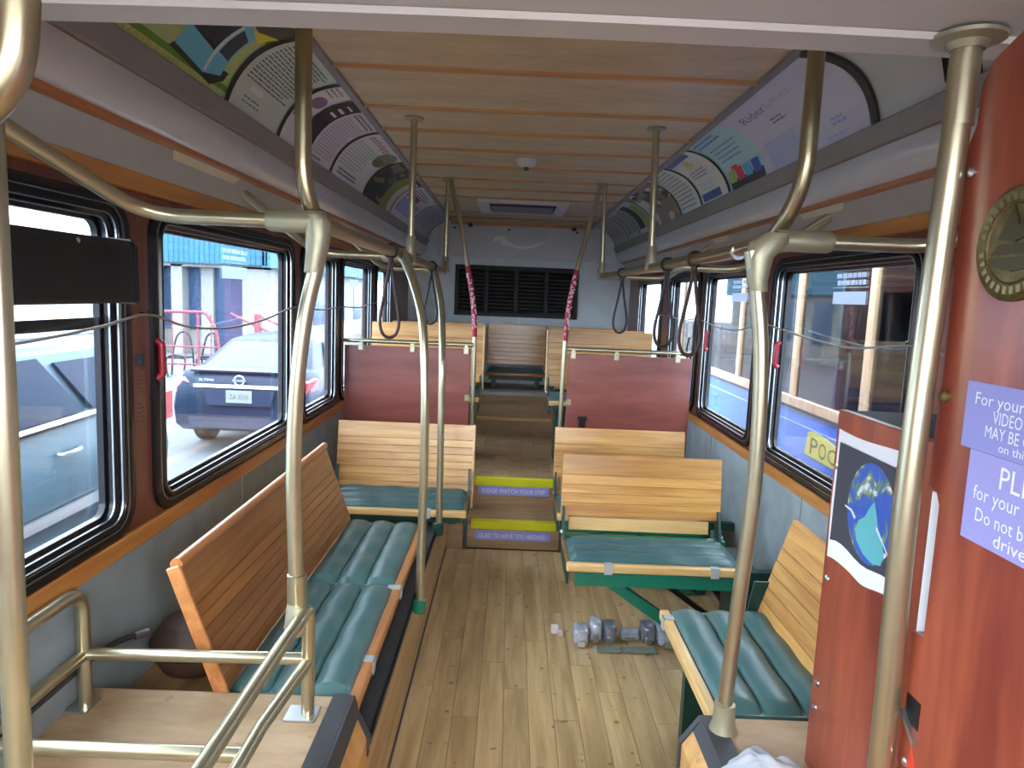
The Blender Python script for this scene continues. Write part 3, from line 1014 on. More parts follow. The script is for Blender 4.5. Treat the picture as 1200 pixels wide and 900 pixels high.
strap(-0.462, 2.72, LEATHER, 'brown leather loop strap, nearer of the two on the left rail')
strap(-0.459, 4.08, LEATHER2, 'dark thin loop strap, farther of the two on the left rail')
strap(0.621, 2.45, LEATHER, 'reddish brown loop strap, nearest on the right rail')
strap(0.618, 2.86, LEATHER2, 'dark loop strap, middle of the three on the right rail')
strap(0.608, 3.95, LEATHER2, 'dark thin loop strap, farthest on the right rail')

# pull cords along the windows
for X, pts, lab in ((-1.068, [(0.6, 1.43), (1.05, 1.405), (1.489, 1.402), (1.85, 1.425), (2.095, 1.452), (2.35, 1.405), (2.70, 1.385), (3.1, 1.405), (3.55, 1.452), (4.0, 1.428), (4.5, 1.437), (5.05, 1.425), (5.63, 1.452), (6.5, 1.43)], 'thin grey pull cord sagging along the left windows'),
                    (1.226, [(1.7, 1.42), (2.087, 1.443), (2.18, 1.450), (2.53, 1.416), (2.85, 1.425), (3.2, 1.45), (3.46, 1.465), (3.82, 1.418), (4.2, 1.418), (4.64, 1.45), (5.1, 1.43), (5.7, 1.452), (6.4, 1.40), (6.97, 1.40)], 'thin grey pull cord sagging along the right windows')):
    c = thing('pull_cord', lab, 'cord', (X, 3.5, 1.4))
    obj('cord', MB().tube(spline([(X, y, z) for y, z in pts], 5), 0.0042, 6), CORDM, c, smooth=True)
    for y, z in [p for p in pts if p[1] > 1.445]:
        sx = -1 if X < 0 else 1
        obj('hook', MB().tube([(X + sx * 0.028, y, z + 0.005), (X, y, z), (X - sx * 0.004, y, z + 0.012)], 0.004, 6), BLACK, c)

# ================================================================== BENCHES
_sm = {}


def slat_mesh(w, h, mat, th=0.022):
    k = (round(w, 3), round(h, 4), mat.name)
    if k not in _sm:
        _sm[k] = MB().box(-w / 2, w / 2, 0, th, 0.0002, h - 0.0006).mesh('slat', mat, 0.0018)
    return _sm[k]


def cushion_mb(w, d, th, x0=0.0, ch=3):
    nx, ny = 26, 36
    top, bot = [], []
    mb = MB()
    for i in range(nx + 1):
        x = -w / 2 + w * i / nx
        ex = min(1.0, min(i, nx - i) / 2.0)
        for j in range(ny + 1):
            y = d * j / ny
            s = abs(math.sin(math.pi * ch * j / ny)) ** 0.5
            fx = math.sqrt(max(0.0, 1 - (1 - ex) ** 2))
            wr = 0.003 * math.sin(31 * x + 9 * y) * (1 if 0 < j < ny else 0)
            top.append((x0 + x, y, 0.008 + fx * (0.25 * th + 0.75 * th * s) + fx * wr))
    mb.v = top
    for i in range(nx):
        for j in range(ny):
            a = i * (ny + 1) + j
            mb.f.append((a, a + 1, a + ny + 2, a + ny + 1))
            mb.mi.append(0)
    mb.box(x0 - w / 2, x0 + w / 2, 0.0, d, 0.0, 0.014)
    return mb


def bench(label, loc, rz, w, slats, lean, back_y, back_z, seat_z=0.445, depth=0.40, cushions=1, mat=OAK_X, rail_mat=PALE_X, vinyl=VINYL,
          plank=None, top_roll=False, straps=(), group='slatted oak benches', cush_d=0.36, cush_off=0.02, brace=False, base_z=0.0, side_plates=True, end_board=None):
    """local frame: x along the bench, -y is the way the sitter faces, front edge at y = 0"""
    t = thing('slatted_bench', label, 'bench', loc, rz, group)
    bz = loc[2]
    z = back_z - bz
    # back rest
    dy, dz = math.sin(lean), math.cos(lean)
    s = 0.0
    for h in slats:
        o = bpy.data.objects.new('slat', slat_mesh(w, h, mat))
        o.location = (0, back_y + s * dy, z + s * dz)
        o.rotation_euler = (-lean, 0, 0)
        link(o, t)
        s += h
    tot = s
    if top_roll:
        yy, zz = back_y + tot * dy + 0.006, z + tot * dz + 0.004
        obj('top_roll', MB().tube([(-w / 2, yy, zz), (w / 2, yy, zz)], 0.017, 14), rail_mat if rail_mat else mat, t, 0, True, world=False)
    # two bearers behind the slats
    for x in (-w / 2 + 0.06, w / 2 - 0.09):
        o0 = 0.024
        mb = MB()
        mb.prism([(o0, 0.0), (o0 + 0.02, 0.0), (o0 + 0.02, tot - 0.02), (o0, tot - 0.02)], lambda a, b, d: (d, back_y + b * dy + a * dz, z + b * dz - a * dy), x, x + 0.035)
        obj('bearer', mb, GREEN_DK, t, world=False)
    if end_board:
        x = end_board * (w / 2 + 0.006)
        mb = MB()
        mb.prism([(-0.008, -0.05), (0.03, -0.05), (0.03, tot + 0.004), (-0.008, tot + 0.004)], lambda a, b, d: (d, back_y + b * dy + a * dz, z + b * dz - a * dy), x - 0.007, x + 0.007)
        obj('end_board', mb, rail_mat, t, 0.003, world=False)
    if plank:
        yb, zb, ph = plank
        o = bpy.data.objects.new('lower_slat', slat_mesh(w - 0.09, ph, rail_mat))
        o.location = (-0.005, yb, zb - bz)
        o.rotation_euler = (-0.12, 0, 0)
        link(o, t)
    # seat
    sz = seat_z - bz
    obj('front_rail', MB().box(-w / 2, w / 2, -0.005, 0.03, sz - 0.018, sz + 0.018), rail_mat, t, 0.009, True, world=False, seg=3)
    obj('seat_board', MB().box(-w / 2 + 0.004, w / 2 - 0.004, 0.03, depth, sz - 0.015, sz + 0.002), OAK_DK, t, 0.002, world=False)
    cw = (w - 0.02) / cushions
    for k in range(cushions):
        cx = -w / 2 + 0.01 + cw * (k + 0.5)
        mb = cushion_mb(cw - 0.008, cush_d, 0.036)
        mb.v = [(x + cx, y + cush_off, zz + sz + 0.003) for x, y, zz in mb.v]
        obj('cushion', mb, vinyl, t, 0, True, world=False)
    for x in straps:
        obj('strap', MB().box(x - 0.017, x + 0.017, -0.008, 0.045, sz + 0.016, sz + 0.021).box(x - 0.017, x + 0.017, -0.0085, -0.0045, sz - 0.022, sz + 0.021), STRAPG, t, world=False, label='grey webbing strap')
    # frame
    if side_plates:
        for sg in (-1, 1):
            x = sg * (w / 2 - 0.012)
            mb = MB()
            mb.prism([(0.05, sz - 0.09), (depth, sz - 0.09), (back_y + 0.06, sz + 0.14), (back_y - 0.01, sz + 0.14), (depth - 0.06, sz - 0.012), (0.05, sz - 0.018)], lambda a, b, d: (d, a, b), x - 0.005, x + 0.005)
            obj('side_plate', mb, GREEN_DK, t, world=False)
            obj('bolt', MB().lathe([(0.011, 0), (0.011, 0.008 * sg), (0.004, 0.012 * sg)], (x + 0.005 * sg, depth - 0.02, sz + 0.03), 8, 'X'), SILVER, t, world=False)
    if brace:
        obj('under_bar', MB().box(-w / 2 + 0.04, w / 2 + 0.02, 0.02, 0.05, sz - 0.085, sz - 0.026), GREEN, t, 0.003, world=False)
        obj('back_bar', MB().box(-w / 2 + 0.02, w / 2 + 0.02, depth - 0.02, depth + 0.02, sz - 0.03, sz + 0.012), GREEN, t, 0.003, world=False)
        mb = MB()
        xa, xb = -w / 2 + 0.2, w / 2 + 0.0
        mb.prism([(xa - 0.045, sz - 0.085), (xa + 0.035, sz - 0.085), (xb + 0.02, -bz + 0.012), (xb - 0.07, -bz + 0.012)], lambda a, b, d: (a, d, b), 0.06, 0.10)
        obj('diagonal_strut', mb, GREEN, t, 0.003, world=False)
        obj('rear_strut', MB().prism([(xa + 0.06, sz - 0.05), (xa + 0.10, sz - 0.05), (xb + 0.06, -bz + 0.05), (xb + 0.02, -bz + 0.05)], lambda a, b, d: (a, d, b), depth - 0.03, depth), BLACK, t, world=False)
        obj('leg_post', MB().box(w / 2 + 0.02, w / 2 + 0.08, 0.08, depth, -bz, sz - 0.02), GREEN_DK, t, 0.003, world=False)
        obj('wall_arm', MB().box(w / 2, XR - loc[0] - 0.01, 0.1, 0.14, sz - 0.07, sz - 0.03), GREEN_DK, t, world=False)
    else:
        zb = base_z - bz
        for x in (-w / 2 + 0.08, w / 2 - 0.08):
            obj('leg', MB().box(x - 0.02, x + 0.02, 0.08, depth - 0.03, zb, sz - 0.015), GREEN_DK, t, world=False)
        obj('under_bar', MB().box(-w / 2 + 0.03, w / 2 - 0.03, 0.05, 0.08, sz - 0.06, sz - 0.018), GREEN_DK, t, world=False)
    return t


H = math.pi / 2
# long bench on the left, facing the aisle
bench('long side bench with two teal cushions, its back leaning towards the left windows', (-0.375, 2.555, 0.356), H, 1.50,
      [0.036] * 7 + [0.118], 0.345, 0.352, 0.455, 0.425, 0.36, 2, OAK_DK, wood('amber_edge_x', srgb(176, 112, 62), srgb(206, 142, 88), 'X', 14, 0.35, 0.3), VINYL, None, True, (-0.53, 0.0), 'side benches along the walls', 0.33, 0.025, False, 0.356, False, -1)
# left cross bench
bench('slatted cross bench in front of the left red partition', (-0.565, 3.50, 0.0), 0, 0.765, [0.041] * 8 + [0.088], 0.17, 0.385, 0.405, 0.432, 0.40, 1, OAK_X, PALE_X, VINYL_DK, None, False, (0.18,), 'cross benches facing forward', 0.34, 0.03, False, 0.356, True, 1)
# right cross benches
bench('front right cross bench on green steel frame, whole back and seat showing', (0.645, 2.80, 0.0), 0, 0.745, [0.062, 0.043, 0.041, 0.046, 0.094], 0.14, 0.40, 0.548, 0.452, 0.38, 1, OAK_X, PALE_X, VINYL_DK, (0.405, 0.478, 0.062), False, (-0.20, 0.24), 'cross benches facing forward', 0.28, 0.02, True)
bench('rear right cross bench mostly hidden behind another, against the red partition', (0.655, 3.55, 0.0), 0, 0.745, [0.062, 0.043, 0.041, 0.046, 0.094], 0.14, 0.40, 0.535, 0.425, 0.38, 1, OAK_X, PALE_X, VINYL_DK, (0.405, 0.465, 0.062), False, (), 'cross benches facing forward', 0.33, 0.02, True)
# right side bench
bench('short side bench with one teal cushion beside the red cabinet', (0.585, 2.105, 0.0), -H, 0.66, [0.074] + [0.05] * 4 + [0.11], 0.30, 0.335, 0.44, 0.435, 0.36, 1, OAK_X, PALE_X, VINYL, None, False, (-0.26,), 'side benches along the walls', 0.345, 0.03, False, 0.0, True)
# rear benches on the raised deck
rs = [0.042] * 8 + [0.10]
for lab, x, y, w, zt in (('upper left rear bench just behind the left partition', -0.63, 5.02, 0.86, 1.315),
                         ('upper right rear bench just behind the right partition', 0.70, 5.02, 0.80, 1.31),
                         ('left rear bench in the second row of the raised deck', -0.66, 5.95, 0.80, 1.29),
                         ('right rear bench in the second row of the raised deck', 0.80, 5.95, 0.80, 1.285)):
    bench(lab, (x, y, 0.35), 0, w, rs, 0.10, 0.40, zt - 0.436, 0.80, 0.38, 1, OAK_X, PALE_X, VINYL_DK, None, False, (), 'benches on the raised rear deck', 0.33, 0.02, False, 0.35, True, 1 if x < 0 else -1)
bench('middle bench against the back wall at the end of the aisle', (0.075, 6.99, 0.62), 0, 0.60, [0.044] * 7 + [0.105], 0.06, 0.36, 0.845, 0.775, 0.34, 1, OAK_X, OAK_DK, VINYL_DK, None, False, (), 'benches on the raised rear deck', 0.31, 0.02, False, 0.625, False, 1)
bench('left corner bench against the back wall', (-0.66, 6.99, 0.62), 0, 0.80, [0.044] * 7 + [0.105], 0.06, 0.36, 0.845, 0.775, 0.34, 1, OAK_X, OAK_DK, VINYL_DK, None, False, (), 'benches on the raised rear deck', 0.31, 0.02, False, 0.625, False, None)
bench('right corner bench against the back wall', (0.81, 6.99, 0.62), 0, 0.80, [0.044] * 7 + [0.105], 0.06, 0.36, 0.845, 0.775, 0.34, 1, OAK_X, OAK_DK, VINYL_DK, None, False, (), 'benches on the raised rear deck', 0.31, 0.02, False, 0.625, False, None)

# ================================================================== PARTITIONS
WRAP = plain('red_wrap', srgb(172, 24, 52), 0.5)


def partition(side, x0, x1, label, post):
    t = thing('red_partition', label, 'partition', ((x0 + x1) / 2, 4.585, 0.35), 0, 'red partitions on the raised deck')
    obj('panel', MB().box(x0 + 0.015, x1 - 0.015, 4.575, 4.593, 0.40, 1.195), RED_X, t, 0.002)
    obj('top_rail', MB().tube([(x0, 4.585, 1.225), (x1, 4.585, 1.225)], 0.0145, 12), GOLD, t, smooth=True)
    for x in (x0 + 0.12, (x0 + x1) / 2 + 0.03, x1 - 0.045) if side < 0 else (x0 + 0.045, (x0 + x1) / 2 - 0.09, x1 - 0.11):
        obj('clip', MB().box(x - 0.016, x + 0.016, 4.565, 4.577, 1.165, 1.205).box(x - 0.012, x + 0.012, 4.572, 4.585, 1.195, 1.222), GOLD, t, 0.002)
        obj('clip_screw', MB().lathe([(0.006, 0), (0.005, -0.004)], (x, 4.565, 1.182), 8, 'Y'), SILVER, t)
    for z in (0.86,):
        x = x1 - 0.03 if side < 0 else x0 + 0.03
        obj('clip', MB().box(x - 0.016, x + 0.016, 4.565, 4.577, z, z + 0.04), GOLD, t, 0.002)
    obj('post', MB().tube(spline(post, 6), 0.0145, 12), GOLD, t, smooth=True)
    a, b = post[2], post[4]
    pts = spline(post, 12)
    seg = [p for p in pts if 1.255 < p.z < 1.735]
    obj('wrap', MB().tube(seg, 0.0165, 12), WRAP, t, smooth=True, label='red printed wrap with white marks')
    mb = MB()
    random.seed(3 + side)
    k = 0
    for p in seg[2:-2]:
        for q in range(2):
            ang = random.uniform(-2.4, -0.7)
            r = 0.0172
            c = p + Vector((r * math.cos(ang), r * math.sin(ang), random.uniform(-0.012, 0.012)))
            mb.box(c.x - 0.005, c.x + 0.005, c.y - 0.001, c.y + 0.001, c.z - random.uniform(0.004, 0.011), c.z + 0.006)
    obj('wrap_print', mb, flat(srgb(226, 196, 204)), t)
    obj('ceiling_flange', disc_plate(MB(), post[-1], 0.036), CAST, t, smooth=True)
    return t


partition(-1, XL + 0.012, -0.232, 'left red panel partition with bronze top rail and wrapped post',
          [(-0.226, 4.6, 0.36), (-0.226, 4.6, 0.75), (-0.227, 4.6, 1.248), (-0.245, 4.6, 1.50), (-0.288, 4.6, 1.728), (-0.34, 4.63, 1.98), (-0.40, 4.7, 2.20), (-0.425, 4.74, 2.30)])
pr = partition(1, 0.372, 1.205, 'right red panel partition with bronze top rail and wrapped post',
               [(0.355, 4.6, 0.36), (0.355, 4.6, 0.71), (0.361, 4.6, 1.245), (0.375, 4.6, 1.50), (0.409, 4.6, 1.714), (0.46, 4.63, 1.92), (0.53, 4.7, 2.20), (0.555, 4.74, 2.30)])
obj('latch', MB().box(0.475, 0.515, 4.555, 4.575, 0.70, 0.785).box(0.465, 0.525, 4.552, 4.565, 0.765, 0.79), BLACK, pr, 0.003, label='black latch')

# ================================================================== RIGHT FRONT: CABINET AND DRIVER PARTITION
cb = thing('red_cabinet', 'red mahogany cabinet with black top standing on the right box', 'cabinet', (1.0, 1.36, 0.463))
obj('side_panel', MB().box(0.755, 0.775, 1.12, 1.59, 0.463, 1.326), RED_Z, cb, 0.002)
obj('rear_panel', MB().box(0.775, 1.225, 1.572, 1.59, 0.463, 1.300), RED_Z, cb, 0.002)
obj('front_panel', MB().box(0.775, 1.225, 1.12, 1.138, 0.463, 1.300), RED_Z, cb, 0.002)
obj('top', MB().box(0.775, 1.225, 1.12, 1.59, 1.300, 1.324), plain('black_top', (0.03, 0.03, 0.033), 0.6), cb)
for y, z in ((1.565, 0.935), (1.562, 0.68), (1.562, 0.62), (1.568, 1.2)):
    obj('screw', MB().lathe([(0.009, 0), (0.008, -0.004), (0.003, -0.006)], (0.755, y, z), 10, 'X'), SILVER, cb, smooth=True)

# poster of the earth
po = thing('poster', 'taped paper poster of planet earth on black, on the red cabinet', 'poster', (0.753, 1.42, 0.98))
mb = MB()
NP = 14
vs, fs = [], []
for i in range(NP + 1):
    u = i / NP
    y = 1.575 - 0.305 * u
    zb = 0.985 + 0.006 * math.sin(u * 9) + 0.012 * u
    zt = 1.284 - 0.004 * math.sin(u * 5)
    for j in range(9):
        v = j / 8
        z = zb + (zt - zb) * v
        vs.append((0.7535 - 0.0035 * math.sin(u * 8 + v * 3) ** 2 * (1 - v), y, z))
for i in range(NP):
    for j in range(8):
        a = i * 9 + j
        fs.append((a, a + 9, a + 10, a + 1))
mb.add(vs, fs)
obj('paper', mb, flat(srgb(238, 238, 240)), po, smooth=True)


def pmap(u, v, l):
    return (0.7492 - l, 1.575 - u, 0.985 + v)


p = Print(pmap)
bk = [(0.016, 0.045)] + [(0.016 + 0.284 * k / 10, 0.047 + 0.006 * math.sin(k * 0.9)) for k in range(11)] + [(0.305, 0.268), (0.02, 0.272)]
p.poly(bk, (58, 60, 70))
p.build('black_ground', po)
EARTH, n, l, b = base_mat('earth_print')
tc = n.new('ShaderNodeTexCoord')
nz = n.new('ShaderNodeTexNoise')
nz.inputs['Scale'].default_value = 16
nz.inputs['Detail'].default_value = 9
nz.inputs['Distortion'].default_value = 1.2
l.new(tc.outputs['Object'], nz.inputs['Vector'])
rp = n.new('ShaderNodeValToRGB')
rp.color_ramp.elements[0].position = 0.0
rp.color_ramp.elements[0].color = srgb(36, 66, 150) + (1,)
rp.color_ramp.elements[1].position = 0.66
rp.color_ramp.elements[1].color = srgb(236, 240, 246) + (1,)
for pos, c in ((0.50, srgb(52, 92, 186)), (0.545, srgb(96, 128, 96)), (0.575, srgb(140, 150, 110)), (0.60, srgb(190, 205, 220))):
    e = rp.color_ramp.elements.new(pos)
    e.color = c + (1,)
l.new(nz.outputs['Fac'], rp.inputs[0])
l.new(rp.outputs[0], b.inputs['Base Color'])
mb = MB()
mb.add([pmap(0.176 + 0.094 * math.cos(2 * math.pi * k / 40), 0.155 + 0.104 * math.sin(2 * math.pi * k / 40), 0.001) for k in range(40)], [tuple(range(40))])
obj('earth_disc', mb, EARTH, po)
p = Print(pmap)
p.lift = 0.0014
p.poly([(0.190, 0.185), (0.203, 0.16), (0.213, 0.135), (0.234, 0.112), (0.244, 0.09), (0.236, 0.068), (0.205, 0.06), (0.166, 0.066), (0.134, 0.085), (0.126, 0.105), (0.134, 0.128), (0.158, 0.143), (0.174, 0.168)], (96, 180, 186))
p.up()
p.poly([(0.205, 0.132), (0.235, 0.112), (0.262, 0.092), (0.262, 0.096), (0.232, 0.120), (0.208, 0.140)], (214, 228, 240))
p.poly([(0.118, 0.125), (0.10, 0.138), (0.072, 0.140), (0.072, 0.144), (0.102, 0.143), (0.122, 0.132)], (214, 228, 240))
p.build('teal_shape', po)

# driver partition
dp = thing('driver_partition', 'large red mahogany panel behind the driver seat at the right edge', 'partition', (0.69, 0.7, 0.463))
out = [(1.098, 0.463), (1.098, 1.035), (1.066, 1.04), (1.066, 1.255), (1.075, 1.272), (1.098, 1.28), (1.098, 1.80), (1.083, 1.83), (1.083, 1.885), (1.06, 1.915), (0.98, 1.945), (0.30, 1.945), (0.30, 0.463)]
mb = MB()
mb.prism(out, lambda a, b, d: (d, a, b), 0.675, 0.700)
obj('panel', mb, RED_Z, dp, 0.002)
obj('slot', MB().box(0.6735, 0.676, 1.050, 1.086, 0.89, 0.935), BLACK, dp, label='black slot')
obj('slot_lip', MB().prism([(1.09, 0.895), (1.05, 0.862), (1.05, 0.874), (1.09, 0.907)], lambda a, b, d: (d, a, b), 0.668, 0.676), SILVER, dp)
obj('button', MB().lathe([(0.010, 0), (0.010, -0.006), (0.005, -0.010)], (0.675, 1.078, 1.425), 14, 'X'), BRASS, dp, smooth=True)
for y, z in ((1.08, 1.76), (1.072, 0.822)):
    obj('screw', MB().lathe([(0.008, 0), (0.008, -0.003), (0.003, -0.006)], (0.675, y, z), 10, 'X'), SILVER, dp, smooth=True)
obj('warning_triangle', MB().prism([(1.060, 0.855), (1.03, 0.78), (1.075, 0.78)], lambda a, b, d: (d, a, b), 0.6735, 0.6755), flat(srgb(216, 62, 40)), dp, label='small red triangle sticker')
obj('paper_card', MB().box(0.702, 0.704, 1.01, 1.128, 1.02, 1.262), flat(srgb(236, 236, 236)), dp, label='white card edge showing in the cut-out')

# brass plaque
pq = thing('plaque', 'round aged brass seal plaque on the driver partition', 'plaque', (0.674, 0.962, 1.648))
pr_ = 0.0775
obj('disc', MB().lathe([(pr_, 0), (pr_, -0.006), (pr_ - 0.003, -0.008), (pr_ - 0.006, -0.006), (pr_ - 0.022, -0.006), (pr_ - 0.024, -0.008), (pr_ - 0.026, -0.006), (0.001, -0.005)], (0.675, 0.962, 1.648), 48, 'X'), BRASS, pq, smooth=True)
mb = MB()
random.seed(5)
for k in range(30):
    a = 2 * math.pi * k / 30
    if abs(math.sin(a)) < 0.12:
        continue
    c = (0.962 + (pr_ - 0.0145) * math.cos(a), 1.648 + (pr_ - 0.0145) * math.sin(a))
    ca, sa = math.cos(a), math.sin(a)
    pts = [(c[0] + du * -sa + dv * ca, c[1] + du * ca + dv * sa) for du, dv in ((-0.004, -0.005), (0.004, -0.005), (0.003, 0.005), (-0.003, 0.005))]
    mb.prism(pts, lambda a_, b_, d: (d, a_, b_), 0.6672, 0.670)
obj('raised_lettering', mb, plain('brass_high', (0.30, 0.25, 0.12), 0.4, 0.8), pq)
mb = MB()
mb.prism([(0.915, 1.63), (1.008, 1.63), (1.0, 1.618), (0.96, 1.61), (0.92, 1.617)], lambda a, b, d: (d, a, b), 0.6665, 0.670)
mb.prism([(0.93, 1.66), (0.94, 1.69), (0.955, 1.672), (0.968, 1.70), (0.985, 1.668), (0.995, 1.655), (0.96, 1.650)], lambda a, b, d: (d, a, b), 0.667, 0.670)
mb.prism([(0.915, 1.634), (0.93, 1.648), (0.99, 1.648), (1.005, 1.634)], lambda a, b, d: (d, a, b), 0.6675, 0.670)
obj('raised_scene', mb, plain('brass_dark', (0.09, 0.075, 0.035), 0.45, 0.7), pq)


def smap(u, v, l):
    return (0.6718 - l, u, v)


def sign(label, ya, z0, z1, mat, rows):
    """ya is the far edge; text runs towards the camera (decreasing y)"""
    wd = 0.30
    s = thing('sign', label, 'sign', (0.674, ya - wd / 2, z0), 0, 'lavender signs on the driver partition')
    obj('board', MB().box(0.672, 0.675, ya - wd, ya, z0, z1), mat, s)
    p = Print(lambda u, v, l: smap(ya - u, v, l))
    for txt, u0, v, w, h in rows:
        p.text(txt, u0, v, w, h, (240, 241, 250))
    p.build('lettering', s)


sign('lavender notice about video recording, upper on the driver partition', 1.026, 1.360, 1.456, LAV,
     [('For your safety', 0.022, 1.425, 0.17, 0.018), ('VIDEO RECORDING', 0.062, 1.403, 0.176, 0.018), ('MAY BE CONDUCTED', 0.050, 1.382, 0.20, 0.0175), ('on this vehicle', 0.080, 1.367, 0.12, 0.012)])
sign('paler lavender notice starting PLEASE, lower on the driver partition', 1.003, 1.230, 1.3595, LAV2,
     [('PLEASE', 0.068, 1.318, 0.13, 0.032), ('for your own safety', 0.018, 1.292, 0.22, 0.021), ('Do not block the', 0.028, 1.262, 0.18, 0.02), ('driver', 0.070, 1.238, 0.075, 0.019)])

# ================================================================== SMALL THINGS IN THE BUS
# overhead black blind box by the first left window
bl = thing('blind_box', 'black blind box fixed across the first left window', 'blind', (-1.03, 1.25, 1.488))
mb = MB()
mb.prism([(-1.072, 1.490), (-1.0, 1.490), (-0.998, 1.50), (-1.0, 1.635), (-1.012, 1.652), (-1.072, 1.656)], lambda a, b, d: (a, d, b), 0.55, 1.90)
obj('case', mb, BLACK, bl, 0.003)
obj('end_cap', MB().prism([(-1.074, 1.487), (-0.997, 1.487), (-0.995, 1.50), (-0.997, 1.638), (-1.010, 1.656), (-1.074, 1.66)], lambda a, b, d: (a, d, b), 1.90, 1.912), FRAME_M, bl)
obj('screw', MB().lathe([(0.007, 0), (0.006, 0.003), (0.002, 0.005)], (-1.003, 1.66, 1.636), 10, 'X'), SILVER, bl)

# stickers on the left pier, and one blue on the right
for i, (z0, z1, c, lab) in enumerate(((1.300, 1.335, (60, 72, 92), 'small dark blue sticker, topmost on the pier between the left windows'),
                                      (1.215, 1.285, (128, 92, 78), 'upper brown notice on the pier between the left windows'),
                                      (1.125, 1.205, (134, 98, 84), 'lower brown notice on the pier between the left windows'))):
    s = thing('pier_sticker', lab, 'sticker', (-1.088, 2.087, z0))
    obj('film', MB().box(-1.09, -1.0885, 2.062, 2.112, z0, z1), flat(srgb(*c)), s)
    p = Print(lambda u, v, l: (-1.0884 + l, u, v))
    p.lines(2.066, 2.108, z0 + 0.006, z1 - 0.006, 3 if i == 0 else 5, (96, 108, 126) if i == 0 else (104, 74, 64))
    p.build('print', s)
s = thing('wall_sticker', 'small blue sticker on the red wall beside the first right window', 'sticker', (1.248, 2.06, 1.29))
obj('film', MB().box(1.2485, 1.25, 2.085, 2.122, 1.29, 1.345), flat(srgb(58, 100, 170)), s)
p = Print(lambda u, v, l: (1.2484 - l, u, v))
p.lines(2.088, 2.118, 1.295, 1.34, 3, (150, 180, 220))
p.build('print', s)
s = thing('wall_sticker', 'narrow white sticker strip on the pier behind the right front pole', 'sticker', (1.248, 3.465, 1.30))
obj('film', MB().box(1.2475, 1.25, 3.452, 3.478, 1.28, 1.40), flat(srgb(215, 220, 228)), s)
s = thing('white_box', 'small white plastic box with cable hanging behind the right straps', 'box', (1.19, 4.65, 1.30))
obj('case', MB().prism([(4.61, 1.33), (4.70, 1.33), (4.685, 1.42), (4.625, 1.42)], lambda a, b, d: (d, a, b), 1.16, 1.20), WHITE, s, 0.006)
obj('cable', MB().tube(spline([(1.18, 4.65, 1.33), (1.17, 4.66, 1.25), (1.175, 4.63, 1.18), (1.19, 4.60, 1.24), (1.2, 4.62, 1.45), (1.235, 4.64, 1.52)], 5), 0.006, 8), LEATHER2, s, smooth=True)

# smoke detector and roof vent
d = thing('smoke_detector', 'small white dome detector on the ceiling', 'detector', (0.053, 4.03, 2.30))
obj('base', MB().lathe([(0.055, 0), (0.055, -0.018), (0.045, -0.035), (0.02, -0.042), (0.002, -0.043)], (0.053, 4.03, 2.30), 24), WHITE, d, smooth=True)
obj('sensor', MB().lathe([(0.016, -0.04), (0.013, -0.058), (0.002, -0.062)], (0.053, 4.03, 2.30), 14), plain('sensor_grey', srgb(90, 84, 80), 0.5), d, smooth=True)
v = thing('roof_vent', 'white framed rectangular vent in the ceiling with a dark slot', 'vent', (0.065, 6.1, 2.30))
mb = MB()
mb.box(-0.30, 0.43, 5.70, 5.80, 2.278, 2.30).box(-0.30, 0.43, 6.42, 6.52, 2.278, 2.30).box(-0.30, -0.21, 5.80, 6.42, 2.278, 2.30).box(0.34, 0.43, 5.80, 6.42, 2.278, 2.30)
obj('frame', mb, WHITE, v, 0.003)
obj('slot', MB().box(-0.21, 0.34, 5.80, 6.42, 2.292, 2.299), plain('vent_slot', (0.02, 0.02, 0.02), 0.6), v)
obj('flap', MB().prism([(6.05, 2.293), (6.42, 2.281), (6.42, 2.285), (6.05, 2.297)], lambda a, b, d: (d, a, b), -0.20, 0.33), plain('vent_flap', srgb(150, 152, 150), 0.5), v)

# advertising cards in the coves
YA = [1.20, 2.25, 2.73, 2.96, 3.50, 4.25, 5.16, 6.22, 7.45]


def cmap(side, ya, yb):
    """u in metres from the viewer's left edge, v 0..1 from bottom to top"""
    def fn(u, v, l):
        t = 1 - (0.03 + 0.94 * v)
        x, z = cove(t, 0.002 + l, side)
        return (x, ya + u if side < 0 else yb - u, z)
    return fn


def card(side, ya, yb, label, base, draw, edge=True):
    t = thing('advert_card', label, 'advertisement', (-0.8 if side < 0 else 2 * XM + 0.8, (ya + yb) / 2, 2.1), 0, 'advertising cards in the left cove' if side < 0 else 'advertising cards in the right cove')
    fn = cmap(side, ya, yb)
    w = yb - ya
    p = Print(fn, True)
    p.lift = 0.0
    p.rect(0.0, 0, w - 0.0, 1, base, 10)
    p.build('card', t)
    p = Print(fn, True)
    p.lift = 0.0010
    draw(p, w)
    p.build('print', t)
    if edge:
        p = Print(fn)
        p.lift = 0.004
        ue = w - 0.02 if side < 0 else -0.012
        p.rect(ue, 0, ue + 0.03, 1, (42, 42, 44), 10)
        p.build('divider', t)['label'] = 'dark divider strip'
    return t


